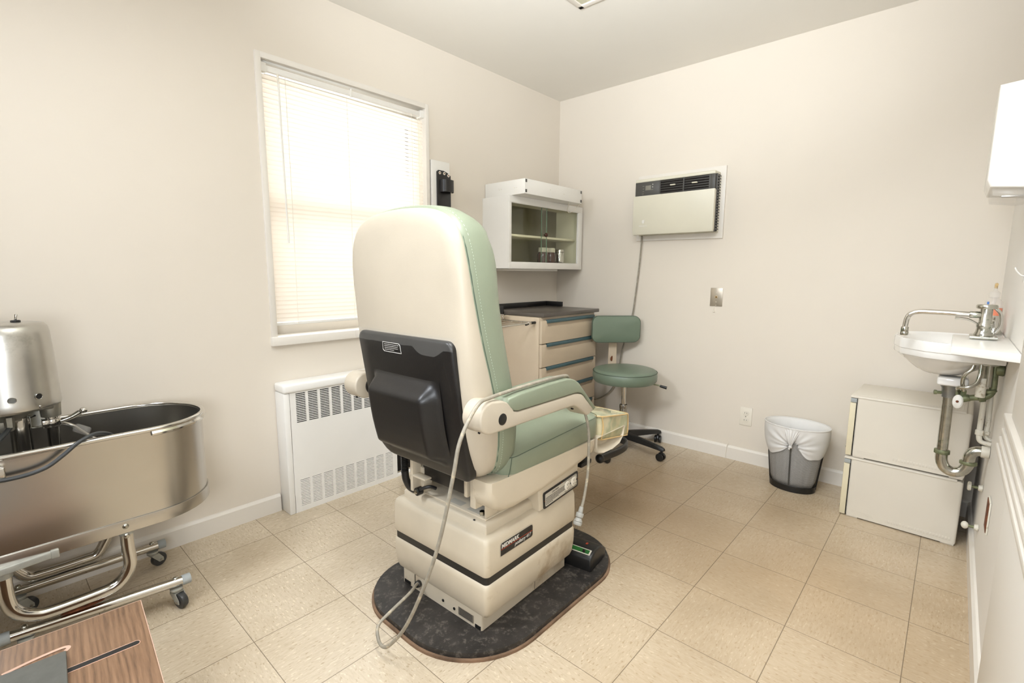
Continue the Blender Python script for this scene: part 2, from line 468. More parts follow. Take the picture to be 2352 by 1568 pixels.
# window
win = thing('window_1', (WX0, 0, WZ0), None, None); win['kind'] = 'structure'
b = B(); f = .022
for a, c in (((-2.208, -.012, .822), (WX0+.004, .142, 2.107)), ((WX1-.004, -.012, .822), (-1.263, .142, 2.107)), ((WX0, -.012, WZ1-.004), (WX1, .142, 2.107))): b.box(a, c, .003)
b.build('window_frame', 'trim', win)
b = B(); b.box((-2.212, -.022, .81), (-1.259, .142, WZ0+.004), .005); b.build('window_sill', 'trim', win)
b = B()
for a, c in (((WX0, .1, WZ0), (-2.14, .135, WZ1)), ((-1.33, .1, WZ0), (WX1, .135, WZ1)), ((-2.14, .1, WZ0), (-1.33, .135, .9)), ((-2.14, .1, 2.03), (-1.33, .135, WZ1)), ((-2.14, .1, 1.44), (-1.33, .135, 1.49))): b.box(a, c, .003)
b.build('window_sash', 'trim', win)
b = B(); b.box((-2.14, .115, .9), (-1.33, .119, 2.03)); b.build('window_pane', 'glass', win)
# right-hand wall trims: panel, stepped ledge, casing
b = B(); b.box((XB, YC, .086), (-1.45, YC+.012, .675), .003); o = b.build('trim_1', 'wallc'); o['kind'] = 'structure'
b = B(); 
for k, z in enumerate((.683, .705, .731, .757)):
    b.box((XB, YC, z-.018), (-1.19-.005*k, YC+.026-.003*k, z), .003)
b.box((XB, YC, .757), (-1.2, YC+.02, .775), .004)
o = b.build('trim_2', 'trim'); o['kind'] = 'structure'
b = B(); b.box((XB, YC, .775), (-1.26, YC+.008, H), .002); o = b.build('trim_3', 'wallc'); o['kind'] = 'structure'

# ------------------------------------------------------------------ blind
bl = thing('window_blind', (-1.735, .03, WZ0), 'white mini blind lowered over the sunlit window', 'blind')
b = B(); b.box((WX0+.003, .004, 2.035), (WX1-.003, .04, 2.062), .003); b.build('head_rail', 'white', bl)
b = B(); b.box((WX0+.002, .0, 2.03), (WX0+.03, .042, 2.07), .003); b.box((WX1-.03, .0, 2.03), (WX1-.002, .042, 2.07), .003); b.box((-1.75, .001, 2.03), (-1.74, .01, 2.07), .001); b.bm.verts.index_update(); islands(b, 'mounting_bracket', 'white', bl)
b = B(); z = 2.018; k = 0
while z > .93:
    tl = R(62+random.uniform(-2.5, 2.5)); hw = .0125; cyy = .022
    sag = 0 if k > 3 else .012*(3-k)/3
    rg = []
    for i in range(6):
        q = -1+2*i/5; y = cyy+hw*q*math.cos(tl); zz = z+hw*q*math.sin(tl)+.0022*(1-q*q)
        rg.append([(WX0+.006, y-.0006, zz), (WX1-.006, y-.0006, zz-sag*.7)])
    vs = [[b.bm.verts.new(p) for p in r] for r in rg]
    for i in range(5): b.bm.faces.new((vs[i][0], vs[i][1], vs[i+1][1], vs[i+1][0]))
    z -= .0205; k += 1
b.build('slats', 'slat', bl)
b = B(); b.box((WX0+.006, .01, .903), (WX1-.006, .034, .917), .003); b.build('bottom_rail', 'white', bl)
for x in (-2.075, -1.77, -1.375):
    b = B(); b.tube([(x, .004, 2.035), (x+.003, .006, 1.5), (x, .005, .905)], .0011, 6); b.build('ladder_cord', 'outlet', bl)
b = B(); b.tube([(-2.113, -.008, 2.03), (-2.113, -.012, 1.99)], .005, 8, 1); b.build('wand_hook', 'outlet', bl)
b = B(); b.tube([(-2.113, -.012, 2.0), (-2.111, -.014, 1.6), (-2.108, -.015, 1.29)], .0042, 8); b.build('tilt_wand', 'white', bl)
b = B(); b.tube([(-1.335, .0, 2.03), (-1.333, -.004, 1.5), (-1.336, .0, .98)], .001, 6); b.build('pull_cord', 'outlet', bl)

# ------------------------------------------------------------------ radiator cover
RX0, RX1, RY = -2.212, -1.262, -.098
rc = thing('radiator_cover', (-1.74, -.05, 0), 'white steel radiator cover with slotted grilles under the window', 'radiator cover')
b = B(); b.box((RX0, RY-.008, .594), (RX1, -.001, .638), .012, 3); b.build('top_cap', 'radw', rc)
b = B(); b.box((RX0+.002, RY, .0), (RX0+.03, -.001, .594), .004); b.build('side_panel', 'radw', rc)
b = B(); b.box((RX1-.03, RY, .0), (RX1-.002, -.001, .594), .004); b.build('side_panel', 'radw', rc)
b = B(); px0, px1 = RX0+.031, -1.6
y0, y1 = RY+.002, RY+.008
n = 9; pitch = .0597; x0 = -2.153
def panel(a0, a1, c0, c1): b.box((a0, y0, c0), (a1, y1, c1))
panel(px0, px1, .0, .022); panel(px0, px1, .16, .442); panel(px0, px1, .588, .594)
for (zl, zh, ns, fill) in ((.022, .16, 17, .7), (.442, .588, 17, .38)):
    xx = px0
    for i in range(n):
        a = x0+i*pitch
        panel(xx, a, zl, zh)
        st = (zh-zl)/ns
        for j in range(ns): b.box((a, y0, zl+j*st), (min(a+.047, px1), y1, zl+j*st+st*fill))
        xx = a+.047
    if xx < px1: panel(xx, px1, zl, zh)
b.build('front_panel', 'radw', rc)
b = B(); b.box((px1, RY+.002, 0), (RX1-.031, RY+.012, .02), .002); b.build('bottom_rail', 'radw', rc)
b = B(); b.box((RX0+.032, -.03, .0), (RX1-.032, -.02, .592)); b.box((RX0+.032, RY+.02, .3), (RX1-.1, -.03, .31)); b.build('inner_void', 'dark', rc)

# ------------------------------------------------------------------ ceiling light
lf = thing('ceiling_light', (-1.7, -1.5, H), 'rectangular ceiling light with white frame and ribbed lens', 'light')
b = B(); fx1, fy1 = -1.005, -.868; fx0, fy0 = -2.2, -1.49
for a, c in (((fx0, fy0, H-.012), (fx1, fy0+.025, H)), ((fx0, fy1-.025, H-.012), (fx1, fy1, H)), ((fx0, fy0, H-.012), (fx0+.025, fy1, H)), ((fx1-.025, fy0, H-.012), (fx1, fy1, H))): b.box(a, c, .002)
b.build('frame', 'trim', lf)
b = B(); b.box((fx0+.024, fy0+.024, H-.006), (fx1-.024, fy1-.024, H-.001)); b.build('diffuser', 'lamp', lf)

# ------------------------------------------------------------------ treatment chair (local axes: x forward, y left)
CH = thing('treatment_chair', (-1.92, -1.135, .026), 'large cream and green powered treatment chair with black back panel', 'chair', R(2))
def cb(b, name, m, parent=CH, ang=38):
    bmesh.ops.translate(b.bm, verts=b.bm.verts, vec=(0, 0, -.026)); return b.build(name, m, parent, local=True, ang=ang)
def back_outline(grow=0):
    half = [(.0, 1.338), (.06, 1.336), (.115, 1.331), (.16, 1.322), (.197, 1.306), (.224, 1.283), (.242, 1.25), (.252, 1.208), (.259, 1.15), (.264, 1.05), (.268, .95), (.27, .85), (.269, .75), (.264, .68), (.252, .61), (.236, .573), (.21, .553), (.17, .546), (.08, .545), (0, .545)]
    pts = [Vector((a, c, 0)) for a, c in half]
    pts = catmull(pts, 3)
    pts = [(p.x, p.y) for p in pts]
    full = pts+[(-a, c) for a, c in pts[-2:0:-1]]
    return full
OUT = back_outline()
REAR = [(.545, -.285), (.7, -.325), (.97, -.36), (1.2, -.378), (1.34, -.372)]
SEAM = [(.545, -.222), (.69, -.232), (.79, -.252), (.88, -.277), (.955, -.3), (1.06, -.323), (1.14, -.338), (1.245, -.35), (1.34, -.352)]
FRONT = [(.545, -.115), (.7, -.125), (.8, -.145), (.9, -.17), (1.0, -.19), (1.1, -.203), (1.18, -.2), (1.25, -.214), (1.3, -.245), (1.345, -.285)]
def smooth_tab(tab, z): return (lerp_tab(tab, z-.03)+lerp_tab(tab, z)+lerp_tab(tab, z+.03))/3
rg = []
C0 = (0, .92)
for ins, tt in ((0, 0), (-.001, .25), (.002, .5), (.009, .7), (.02, .86), (.034, .95), (.05, 1.0)):
    pl = inset(OUT, ins)
    rg.append([(smooth_tab(SEAM, v)+(smooth_tab(REAR, v)-smooth_tab(SEAM, v))*tt, u, v) for u, v in pl])
for fct in (.7, .4, .15):
    pl = toward(inset(OUT, .05), C0, fct)
    rg.append([(smooth_tab(REAR, v)-.004*(1-fct), u, v) for u, v in pl])
b = B(); b.rings(rg, False, True); cb(b, 'backrest_shell', 'shell')
rg = []
for ins, tt in ((.012, -.12), (.004, -.04), (-.003, .02), (-.006, .12), (-.007, .35), (-.005, .6), (.003, .8), (.019, .93), (.045, 1.0)):
    pl = inset(OUT, ins)
    rg.append([(smooth_tab(SEAM, v)+(smooth_tab(FRONT, v)-smooth_tab(SEAM, v))*tt+.001, u, v+(.009 if v > 1.25 else 0)*max(0, min(1, tt+.2))) for u, v in pl])
for fct in (.7, .4, .15):
    pl = toward(inset(OUT, .045), C0, fct)
    rg.append([(smooth_tab(FRONT, v)+.012*(1-fct), u, v) for u, v in pl])
b = B(); b.rings(rg, False, True); bc = cb(b, 'backrest_cushion', 'green')
b = B(); pl = inset(OUT, -.0015); b.tube([(smooth_tab(SEAM, v)+.004, u, v) for u, v in pl][::2], .0022, 6, 1, closed=True); cb(b, 'piping', 'seam', bc)
# stitching: little dashes along the edge of the cushion
b = B(); pl = inset(OUT, -.0063)
acc = 0
for i in range(len(pl)-1):
    (u, v), (u2, v2) = pl[i], pl[i+1]
    L = math.hypot(u2-u, v2-v); k = max(1, int(L/.007))
    for j in range(k):
        q0, q1 = j/k, (j+.5)/k
        P = []
        for q in (q0, q1):
            uu, vv = u+(u2-u)*q, v+(v2-v)*q
            s_, f_ = smooth_tab(SEAM, vv), smooth_tab(FRONT, vv)
            P.append((s_+(f_-s_)*.13+.002, uu, vv+(.009 if vv > 1.25 else 0)*.33))
        b.tube(P, .0007, 4, 1)
st = cb(b, 'stitching', 'stitch', bc)

# black rear panel with raised motor hump
pan = rrect(-.224, .549, .222, .974, [.03, .025, .03, .08], 6)
def rx(v): return smooth_tab(REAR, v)
rg = []
for ins, d in ((0, .012), (0, -.008), (.003, -.013), (.010, -.016)): rg.append([(rx(v)+d, u, v) for u, v in inset(pan, ins)])
for fct in (.8, .5, .2): rg.append([(rx(v)-.0165, u, v) for u, v in toward(inset(pan, .012), (0, .76), fct)])
b = B(); b.rings(rg, False, True); cb(b, 'rear_panel', 'blackp', ang=50)
rpanel = [o for o in CH.children if o.name == 'rear_panel'][0]
def sst(x): x = max(0, min(1, x)); return x*x*(3-2*x)
NU, NV = 44, 44; ru0, ru1, rv0, rv1 = -.158, .158, .578, .852
rg = []
for j in range(NV+1):
    v = rv0+(rv1-rv0)*j/NV; row = []
    for i in range(NU+1):
        u = ru0+(ru1-ru0)*i/NU
        # rounded-rect falloffs with a long soft top slope
        h_ = min(sst((u-ru0)/.045), sst((ru1-u)/.03))
        k_ = min(sst((v-rv0)/.05), sst((rv1-v)/.062))
        d_ = .050*(h_*k_)**.9
        row.append((rx(v)-.0160-d_, u, v))
    rg.append(row)
b = B(); b.rings(rg, False, False, loop=False); cb(b, 'motor_hump', 'blackp', rpanel, ang=80)
# lower lip of the panel that wraps under
b = B()
rg = []
for (dx, dz, hw) in ((-.012, .60, .17), (-.012, .57, .165), (.01, .548, .16), (.04, .54, .155)):
    rg.append([(rx(.58)+dx, u*hw, dz) for u in (-1, -.5, 0, .5, 1)])
b.rings(rg, False, False, loop=False); 
cb(b, 'underside_lip', 'blackp', rpanel)
# warning label on the panel
lb = B(); lx = rx(.925)-.0170
def rp(u, v, d=.0): return (rx(v)-.0172-d, u, v)
poly = [(.085, .947), (.005, .947), (-.0, .942), (-.002, .918), (.082, .918), (.088, .924)]
lb = B(); ring = [rp(u, v) for u, v in poly]; lb.tube(ring, .0009, 6, 1, closed=True); lab = cb(lb, 'warning_label', 'whiteink', rpanel)
lb = B()
for j in range(4):
    z = .941-.0055*j; a = .078; lim = .008 if j < 3 else .028
    while a > lim+.006:
        w_ = random.uniform(.003, .009); lb.tube([rp(a, z), rp(a-w_, z)], .0008, 5, 1); a -= w_+.002
cb(lb, 'label_text', 'whiteink', rpanel)
# strip of clear tape along the panel top
b = B(); rg = []
nn = 24
for j in range(4):
    v = (.982, .975, .962, .948)[j]
    rg.append([(rx(v)-(.001, .017, .0178, .018)[j]-.001*random.random(), -.232+.462*i/nn, v-(.002*random.random() if j == 3 else 0)-((.02 if i in (4, 5, 6, 7) else .012 if i in (3, 8) else 0) if j == 3 else 0)) for i in range(nn+1)])
b.rings(rg, False, False, loop=False); cb(b, 'clear_tape', 'tape', rpanel)

# seat
SO = rrect(-.19, -.262, .372, .262, [.03, .03, .05, .05], 5)
rg = []
def sz(u, v):  # top surface height
    return .603+.006*(u/.37)+.028*(1-(v/.26)**2)*(1-((u-.1)/.32)**2*.5)
for ins, z in ((.006, .524), (0, .532), (0, .585), (.001, .598)): rg.append([(u, v, z+.012*(u/.37)) for u, v in inset(SO, ins)])
rg.append([(u, v, .605+.012*(u/.37)) for u, v in inset(SO, .006)])
for f_ in (.9, .75, .5, .25): rg.append([(u, v, .607+.012*(u/.37)+.03*(1-f_**2)) for u, v in toward(inset(SO, .006), (.09, 0), f_)])
b = B(); b.rings(rg, True, True); seat = cb(b, 'seat_cushion', 'green')
b = B(); b.tube([(u, v, .6035+.012*(u/.37)) for u, v in inset(SO, -.0002)], .0011, 6, 1, closed=True)
b.tube([(-.165, -.262, .6), (-.175, -.262, .56), (-.19, -.2605, .526)], .0012, 6); cb(b, 'piping', 'seam', seat)
# seat pan
def pan_poly(o): return [(-.262, .547), (-.262, .5), (-.245, .462), (-.205, .44), (-.15, .431), (-.02, .434), (.12, .445), (.25, .46), (.318, .473), (.332, .49), (.334, .529)]
rg = []
for yy, sc in ((-.262, 0), (-.262, .0), (-.258, .006), (-.24, .018)): pass
pp = pan_poly(0)
b = B(); Y = [(-.235, .030), (-.252, .012), (-.262, .002), (-.264, 0), (.264, 0), (.262, .002), (.252, .012), (.235, .03)]
rg = []
for yy, ins in Y:
    q = []
    for u, v in pp:
        kk = 1 if v < .52 else 0
        q.append((u+(ins if u < 0 else -ins)*.6, yy, v+ins*kk*(.9 if v < .5 else .3)))
    rg.append(q)
def wing(ya, yb, pp_):
    rg = []; sgn = 1 if yb > ya else -1
    for yy, ins in ((ya, .0), (yb-.027*sgn, .0), (yb-.012*sgn, .002), (yb-.002*sgn, .012), (yb, .028)):
        rg.append([(u+(ins if u < 0 else -ins)*.6, yy, v+ins*(.9 if v < .5 else (.3 if v < .52 else 0))) for u, v in pp_])
    b.rings(rg, True, True)
b = B(); wing(-.19, -.264, pp); ppl = [(max(u, -.13+(v-.43)*.1), v) for u, v in pp]; wing(.19, .262, ppl); b.box((.02, -.2, .452), (.325, .2, .528), .01, 3); cb(b, 'seat_pan', 'shell2', ang=45)
# outlet housing on the right of the pan
b = B(); b.prism([(.005, .425), (.015, .348), (.245, .362), (.252, .455), (.03, .45)], 'y', -.24, -.1, .008, 3); hs = cb(b, 'outlet_housing', 'shell2')
m4 = basis((.03, -.2405, .351), (.2155, 0, .0145), (0, 0, 1))
def onp(u0, v0, u1, v1, d0, d1, b_, bev=0): b_.box((u0, v0, d0), (u1, v1, d1), bev, 2, m4)
b = B(); b.prism(rrect(0, 0, .216, .06, .006), 'z', 0, .003, .0008); 
for v in b.bm.verts: v.co = m4 @ v.co
plt = cb(b, 'outlet_plate', 'black', hs)
b = B(); b.prism(rrect(.009, .007, .207, .053, .004), 'z', .003, .0036)
for v in b.bm.verts: v.co = m4 @ v.co
cb(b, 'plate_face', 'labelw', hs)
b = B()
for cx_ in (.142, .184):
    b.lathe([(.0155, .0035), (.0155, .006), (.014, .0068), (0, .0068)], (0, 0, 0), (0, 0, 1), 20, 1, 1.15)
    for v in b.bm.verts:
        if not v.tag: v.co = m4 @ (v.co+Vector((cx_, .031, 0))); v.tag = True
recp = (b.bm.verts.index_update(), islands(b, 'receptacle', 'outlet', hs, True, -.026))[1]
b = B()
for cx_ in (.142, .184):
    for dy_ in (-.007, .007):
        for dx_ in (-.004, .004): onp(cx_+dx_-.0007, .031+dy_-.0025, cx_+dx_+.0007, .031+dy_+.0025, .0067, .0072, b)
        onp(cx_-.001, .031+dy_-.006, cx_+.001, .031+dy_-.004, .0067, .0072, b)
for (a, c) in ((.1635, .030), (.204, .03)): onp(a-.0025, c-.003, a+.0025, c+.003, .0036, .0042, b)
for j in range(6):
    u = .012; v = .037-.0048*j; e = .125 if j not in (4, 5) else (.085 if j == 4 else .05)
    while u < e:
        w_ = random.uniform(.003, .008); onp(u, v-.001, u+w_, v+.001, .0036, .004, b); u += w_+.0018
u = .128
while u < .2: onp(u, .0095, u+.004, .0115, .0036, .004, b); onp(u, .0485, u+.004, .0505, .0036, .004, b); u += .0065
cb(b, 'plate_print', 'ink', hs)
lettering('caution_text', 'CAUTION', .009, 'ink', hs, Matrix.Translation((0, 0, -.026)) @ m4 @ Matrix.Translation((.048, .0425, .0036)), shear=.3)
b = B(); onp(.199, .017, .203, .022, .0036, .0042, b); cb(b, 'green_mark', 'greenl', hs)
b = B()
for (a, c) in ((.004, .03), (.212, .03), (.108, .0035), (.108, .0565)): b.sphere(m4 @ Vector((a, c, .003)), .002)
b.bm.verts.index_update(); islands(b, 'screw', 'rust', hs, True, -.026)

# leg rest
b = B(); lp = [(.345, .528), (.345, .49), (.352, .468), (.40, .455), (.47, .452), (.53, .462), (.56, .488), (.572, .525)]
rg = []
for yy, ins in Y: rg.append([(u+(ins if u < .45 else -ins)*.5, yy, v+(ins*.8 if v < .5 else 0)) for u, v in lp])
b.rings(rg, True, True); cb(b, 'leg_rest_pan', 'shell2', ang=45)
CO = rrect(.378, -.258, .618, .258, .022, 5)
def lz(u): return -.04*(u-.378)/.24
rg = []
for ins, z in ((.004, .512), (0, .52), (0, .592), (.002, .6), (.01, .606)): rg.append([(u, v, z+lz(u)) for u, v in inset(CO, ins)])
for f_ in (.8, .5, .2): rg.append([(u, v, .609+lz(u)+.006*(1-f_)) for u, v in toward(inset(CO, .01), (.5, 0), f_)])
b = B(); b.rings(rg, True, True); bmesh.ops.subdivide_edges(b.bm, edges=b.bm.edges, cuts=1, use_grid_fill=True)
for v in b.bm.verts: v.co += Vector((random.uniform(-1, 1)*.0012, random.uniform(-1, 1)*.0012, random.uniform(-1, 1)*.0018))
lc = cb(b, 'leg_rest_cover', 'vinyl', ang=60)
b = B()
for z in (.604, .512): b.tube([(u, v, z+lz(u)+random.uniform(-.001, .001)) for u, v in inset(CO, -.002)], .0028, 7, 1, closed=True)
b.tube([(.385, -.259, .6), (.39, -.262, .56), (.383, -.259, .515)], .0028, 7); b.tube([(.612, -.255, .562), (.61, -.258, .5), (.608, -.255, .476)], .0028, 7)
cb(b, 'edge_piping', 'vpipe', lc)
# loose front skirt of green cushion between seat and cover
# footrest loop
b = B()
rg = []
for (x, y, z) in ((.545, -.165, .362), (.62, -.167, .356), (.70, -.168, .350), (.78, -.163, .348), (.825, -.145, .352), (.842, -.11, .356), (.845, 0, .358), (.842, .11, .356), (.825, .145, .352), (.78, .163, .348), (.70, .168, .35), (.545, .165, .362)):
    rg.append((x, y, z))
pts = catmull([Vector(p) for p in rg], 5)
rings_ = []
for i, p in enumerate(pts):
    d = (pts[min(i+1, len(pts)-1)]-pts[max(i-1, 0)]); d.z = 0; d.normalize(); nrm = Vector((d.y, -d.x, 0))
    rings_.append([p+nrm*a+Vector((0, 0, c)) for a, c in rrect(-.008, -.017, .008, .017, .006, 3)])
b.rings(rings_); ft = cb(b, 'footrest_bar', 'black')
for s_ in (-1, 1):
    b = B(); b.sphere((.543, s_*.165, .362), .0205, (.8, 1, 1), 20); cb(b, 'end_knob', 'black', ft)
b = B(); b.box((.36, -.1, .385), (.56, .1, .42), .006); b.box((.40, -.12, .36), (.52, .12, .39), .006); b.box((.42, -.15, .352), (.50, .15, .372), .004); cb(b, 'footrest_carriage', 'black', ft)

# armrests
armp = [(-.324+.045*math.cos(R(q)), .774+.045*math.sin(R(q))) for q in range(90, 271, 10)]+[(-.2, .728), (-.1, .727), (.05, .7255), (.075, .724), (.09, .7195), (.105, .711), (.155, .676), (.162, .6735), (.172, .6735), (.194, .680), (.199, .684), (.199, .691), (.15, .734), (.135, .748), (.12, .757), (.10, .7625), (.08, .765), (-.215, .769), (-.232, .774), (-.243, .79), (-.258, .803), (-.28, .813)]
padp = [(-.249, .786), (-.262, .804), (-.256, .815), (-.2, .82), (-.05, .824), (.03, .823), (.055, .8195), (.08, .811), (.102, .798), (.213, .694), (.209, .686), (.199, .684), (.15, .736), (.135, .75), (.12, .759), (.10, .7645), (.08, .767), (-.215, .771), (-.232, .775)]
for s_ in (-1, 1):
    ya, yb = (-.327, -.255) if s_ < 0 else (.255, .327)
    b = B(); b.slab(armp, ya, yb, .006); ar = cb(b, 'armrest', 'shell', ang=50)
    b = B(); b.slab(padp, ya-.001, yb+.001, .005); pd = cb(b, 'arm_pad', 'green', ar, ang=50)
    yo = ya-.001 if s_ < 0 else yb+.001
    b = B(); q = inset(padp, .011 if s_ < 0 else .011); b.tube([(u, (ya+.001 if s_ < 0 else yb-.001), v) for u, v in inset(padp, .004)], .0012, 6, 1, closed=True); cb(b, 'piping', 'seam', ar)
    b = B(); yy = ya if s_ < 0 else yb; b.cyl((-.283, yy+s_*.0015, .762), (-.283, yy-s_*.01, .762), .0165, None, 28, .001); cb(b, 'pivot_plug', 'black', ar)
    b = B(); b.cyl((-.345, (ya+yb)/2-.01, .738), (-.35, (ya+yb)/2-.01, .733), .0035, None, 10); b.sphere((.12, (ya+yb)/2, .7), .006, (1, 1, .6)); b.bm.verts.index_update(); islands(b, 'screw_hole', 'dark', ar, True, -.026)
    b = B(); b.cyl((-.3, s_*.25, .77), (-.3, s_*.262, .77), .03, None, 24); cb(b, 'pivot_collar', 'black', ar)

# pedestal
def blk(x0, x1, hy, r, i=0): return rrect(x0+i, -hy+i, x1-i, hy-i, max(.004, r-i*.5), 5)
b = B(); rg = [[(u, v, z) for u, v in blk(-.236, .236, .2, .008)] for z in (.027, .115)]
b.rings(rg); bf = cb(b, 'pedestal_skirt', 'shell2')
b = B()
for (yy, zz) in ((-.02, .052), (-.075, .048)): b.cyl((-.2365, yy+0, zz), (-.2385, yy, zz), .005, None, 12)
b.cyl((.04, -.2005, .072), (.04, -.202, .072), .004, None, 12)
b.box((-.2375, -.196, .029), (-.235, -.172, .042)); b.box((-.2375, .155, .029), (-.235, .19, .042)); b.box((-.2372, .128, .03), (-.2355, .131, .105))
b.box((.0395, -.2008, .03), (.0405, -.2, .066))
b.bm.verts.index_update(); islands(b, 'skirt_bolt', 'black', bf, True, -.026)
b = B(); b.box((-.2375, -.165, .038), (-.2357, -.095, .066)); cb(b, 'serial_plate', 'plate', bf)
b = B()
for j in range(5): b.box((-.2378, -.16, .042+.005*j), (-.2374, -.1, .0435+.005*j))
cb(b, 'plate_print', 'ink', bf)
rg = []
for z, i in ((.083, .03), (.085, .012), (.1, .006), (.14, .001), (.178, 0), (.192, .001), (.199, .006), (.2, .02)): rg.append([(u, v, z) for u, v in blk(-.25, .252, .235, .018, i)])
b = B(); b.rings(rg); cb(b, 'lower_cover', 'shell2', ang=60)
b = B(); b.rings([[(u, v, z) for u, v in blk(-.25, .252, .235, .018, .006)] for z in (.19, .232)]); cb(b, 'gap_band', 'black')
rg = []
for z, i in ((.226, .02), (.2265, .003), (.232, 0), (.27, 0), (.33, .002), (.342, .006), (.348, .012), (.3495, .028), (.350, .030), (.374, .031), (.379, .035), (.381, .042), (.381, .06)): rg.append([(u, v, z) for u, v in blk(-.25, .252, .235, .018, i)])
b = B(); b.rings(rg); uc = cb(b, 'upper_cover', 'shell2', ang=42)
# badge
mb = basis((-.186, -.2352, .276), (1, 0, 0), (0, 0, 1))
b = B(); b.prism(rrect(0, 0, .162, .042, [.008, .008, .001, .008], 5), 'z', 0, .0015, .0004)
for v in b.bm.verts: v.co = mb @ v.co
bdg = cb(b, 'model_badge', 'black', uc)
b = B(); b.prism(rrect(-.003, -.003, .165, .045, [.01, .01, .003, .01], 5), 'z', -.001, .0006, .0004)
for v in b.bm.verts: v.co = mb @ v.co
cb(b, 'badge_recess', 'shell', uc)
b = B(); b.box((.001, .0205, .0013), (.161, .0222, .0019), 0, 1, mb); cb(b, 'red_line', 'red', uc)
T0 = Matrix.Translation((0, 0, -.026))
lettering('maker_text', 'MIDMARK', .0185, 'whiteink', uc, T0 @ mb @ Matrix.Translation((.003, .025, .0016)), shear=.1, bold=.0006, spacing=1.05)
lettering('model_text', 'podiatry 417', .0165, 'whiteink', uc, T0 @ mb @ Matrix.Translation((.068, .007, .0016)), shear=.25, spacing=.98)
# carriage on top
b = B(); b.box((-.2, -.185, .381), (.21, .185, .387), .002); cg = cb(b, 'carriage_plate', 'shell2')
b = B(); b.box((-.196, -.183, .387), (-.12, -.175, .44), .002); b.box((-.13, -.183, .387), (.2, -.16, .445), .003); b.box((-.13, .16, .387), (.2, .183, .445), .003); b.box((-.205, .11, .387), (-.165, .165, .48), .003); b.box((-.08, -.15, .387), (.18, .15, .44), .003); b.bm.verts.index_update(); islands(b, 'lift_bracket', 'shell2', cg, True, -.026)
b = B(); b.box((-.235, -.175, .43), (-.17, -.15, .56), .004); b.box((-.232, -.135, .455), (-.18, -.12, .56), .003); b.box((-.24, .125, .4), (-.2, .14, .57), .003); b.box((-.24, .06, .455), (-.21, .14, .462), .002); b.bm.verts.index_update(); islands(b, 'hinge_bracket', 'shell2', cg, True, -.026)
b = B(); b.cyl((-.185, -.155, .387), (-.185, -.155, .4), .009, None, 6); b.cyl((-.215, .108, .408), (-.25, .1, .408), .008, None, 16, .002); b.bm.verts.index_update(); islands(b, 'bolt', 'chromeg', cg, True, -.026)
b = B(); b.cyl((-.17, -.08, .445), (-.1, .05, .445), .02, None, 18); b.tube([(-.24, .1, .408), (-.235, .085, .42), (-.22, .06, .43), (-.2, .05, .42)], .006, 8); b.cyl((-.245, .1, .408), (-.225, .1, .408), .014, None, 20); b.box((-.12, -.15, .4), (-.1, .15, .43), .003); b.box((-.2, -.11, .44), (.0, .12, .55), .006); cb(b, 'linkage', 'black', cg)
b = B()
for k in range(22):
    z = .455+k*.0055; b.lathe([(.010, 0), (.0135, .0012), (.0135, .0032), (.010, .0045)], (-.235, .175, z), (0, 0, 1), 14)
b.tube([(-.235, .175, .46), (-.233, .172, .43), (-.222, .165, .4), (-.21, .15, .388)], .013, 12); cb(b, 'corrugated_hose', 'black', cg)
b = B(); b.box((-.19, -.15, .3871), (-.13, -.09, .3876)); b.box((-.19, -.06, .3871), (-.16, 0, .3876)); b.bm.verts.index_update(); islands(b, 'data_label', 'labelw', cg, True, -.026)
b = B()
for yy in (-.15, .14): b.sphere((-.216, yy, .381), .004, (1, 1, .5))
b.bm.verts.index_update(); islands(b, 'screw', 'black', uc, True, -.026)

# power cord with plug: out of the pedestal, round on the floor, up and over the right armrest
cp = [(-.236, .107, .058), (-.262, .09, .075), (-.329, .043, .098), (-.409, .033, .085), (-.459, .033, .064), (-.477, .008, .04), (-.484, -.025, .038), (-.482, -.06, .062), (-.475, -.13, .155), (-.468, -.207, .31), (-.459, -.263, .462), (-.451, -.307, .641), (-.437, -.322, .744), (-.385, -.33, .822), (-.32, -.318, .829), (-.249, -.309, .829), (-.176, -.308, .831), (-.084, -.31, .833), (.0, -.31, .832), (.06, -.302, .825), (.10, -.285, .808), (.135, -.262, .775), (.165, -.256, .735), (.19, -.275, .70), (.203, -.295, .655), (.214, -.303, .582), (.215, -.303, .451), (.195, -.303, .36), (.178, -.302, .318)]
b = B(); b.tube(cp, .0052, 12, 6); pc = cb(b, 'power_cord', 'cable')
b = B(); b.cyl((.180, -.302, .325), (.172, -.302, .305), .0075, .009, 20, .002); b.cyl((.172, -.302, .305), (.164, -.302, .29), .014, .014, 20, .003); b.cyl((.164, -.302, .29), (.158, -.302, .277), .0105, .0155, 20, .002); b.cyl((.158, -.302, .277), (.152, -.302, .265), .0165, .0155, 20, .003); cb(b, 'plug', 'cableg', pc)
b = B(); b.box((.149, -.309, .25), (.155, -.307, .265)); b.box((.149, -.297, .25), (.155, -.295, .265)); b.bm.verts.index_update(); islands(b, 'plug_prong', 'steel', pc, True, -.026)
b = B(); b.cyl((-.234, .108, .057), (-.256, .096, .068), .013, .011, 16, .002); cb(b, 'cord_grommet', 'black', pc)

# oval base board
ob = thing('base_board', (-1.94, -1.14, 0), 'black oval floor board with worn speckled surface under the treatment chair', 'board')
half = rrect(-2.31, -1.462, -1.42, -.83, [.22, .21, .27, .22], 12)
b = B(); b.prism([(u, v) for u, v in half], 'z', .006, .026, .004, 2); b.build('board', 'blackm', ob)
b = B(); b.prism(inset(half, -.008), 'z', .0003, .009, .002, 2); b.build('worn_edge', 'pinkedge' if 'pinkedge' in M else 'pink', ob)
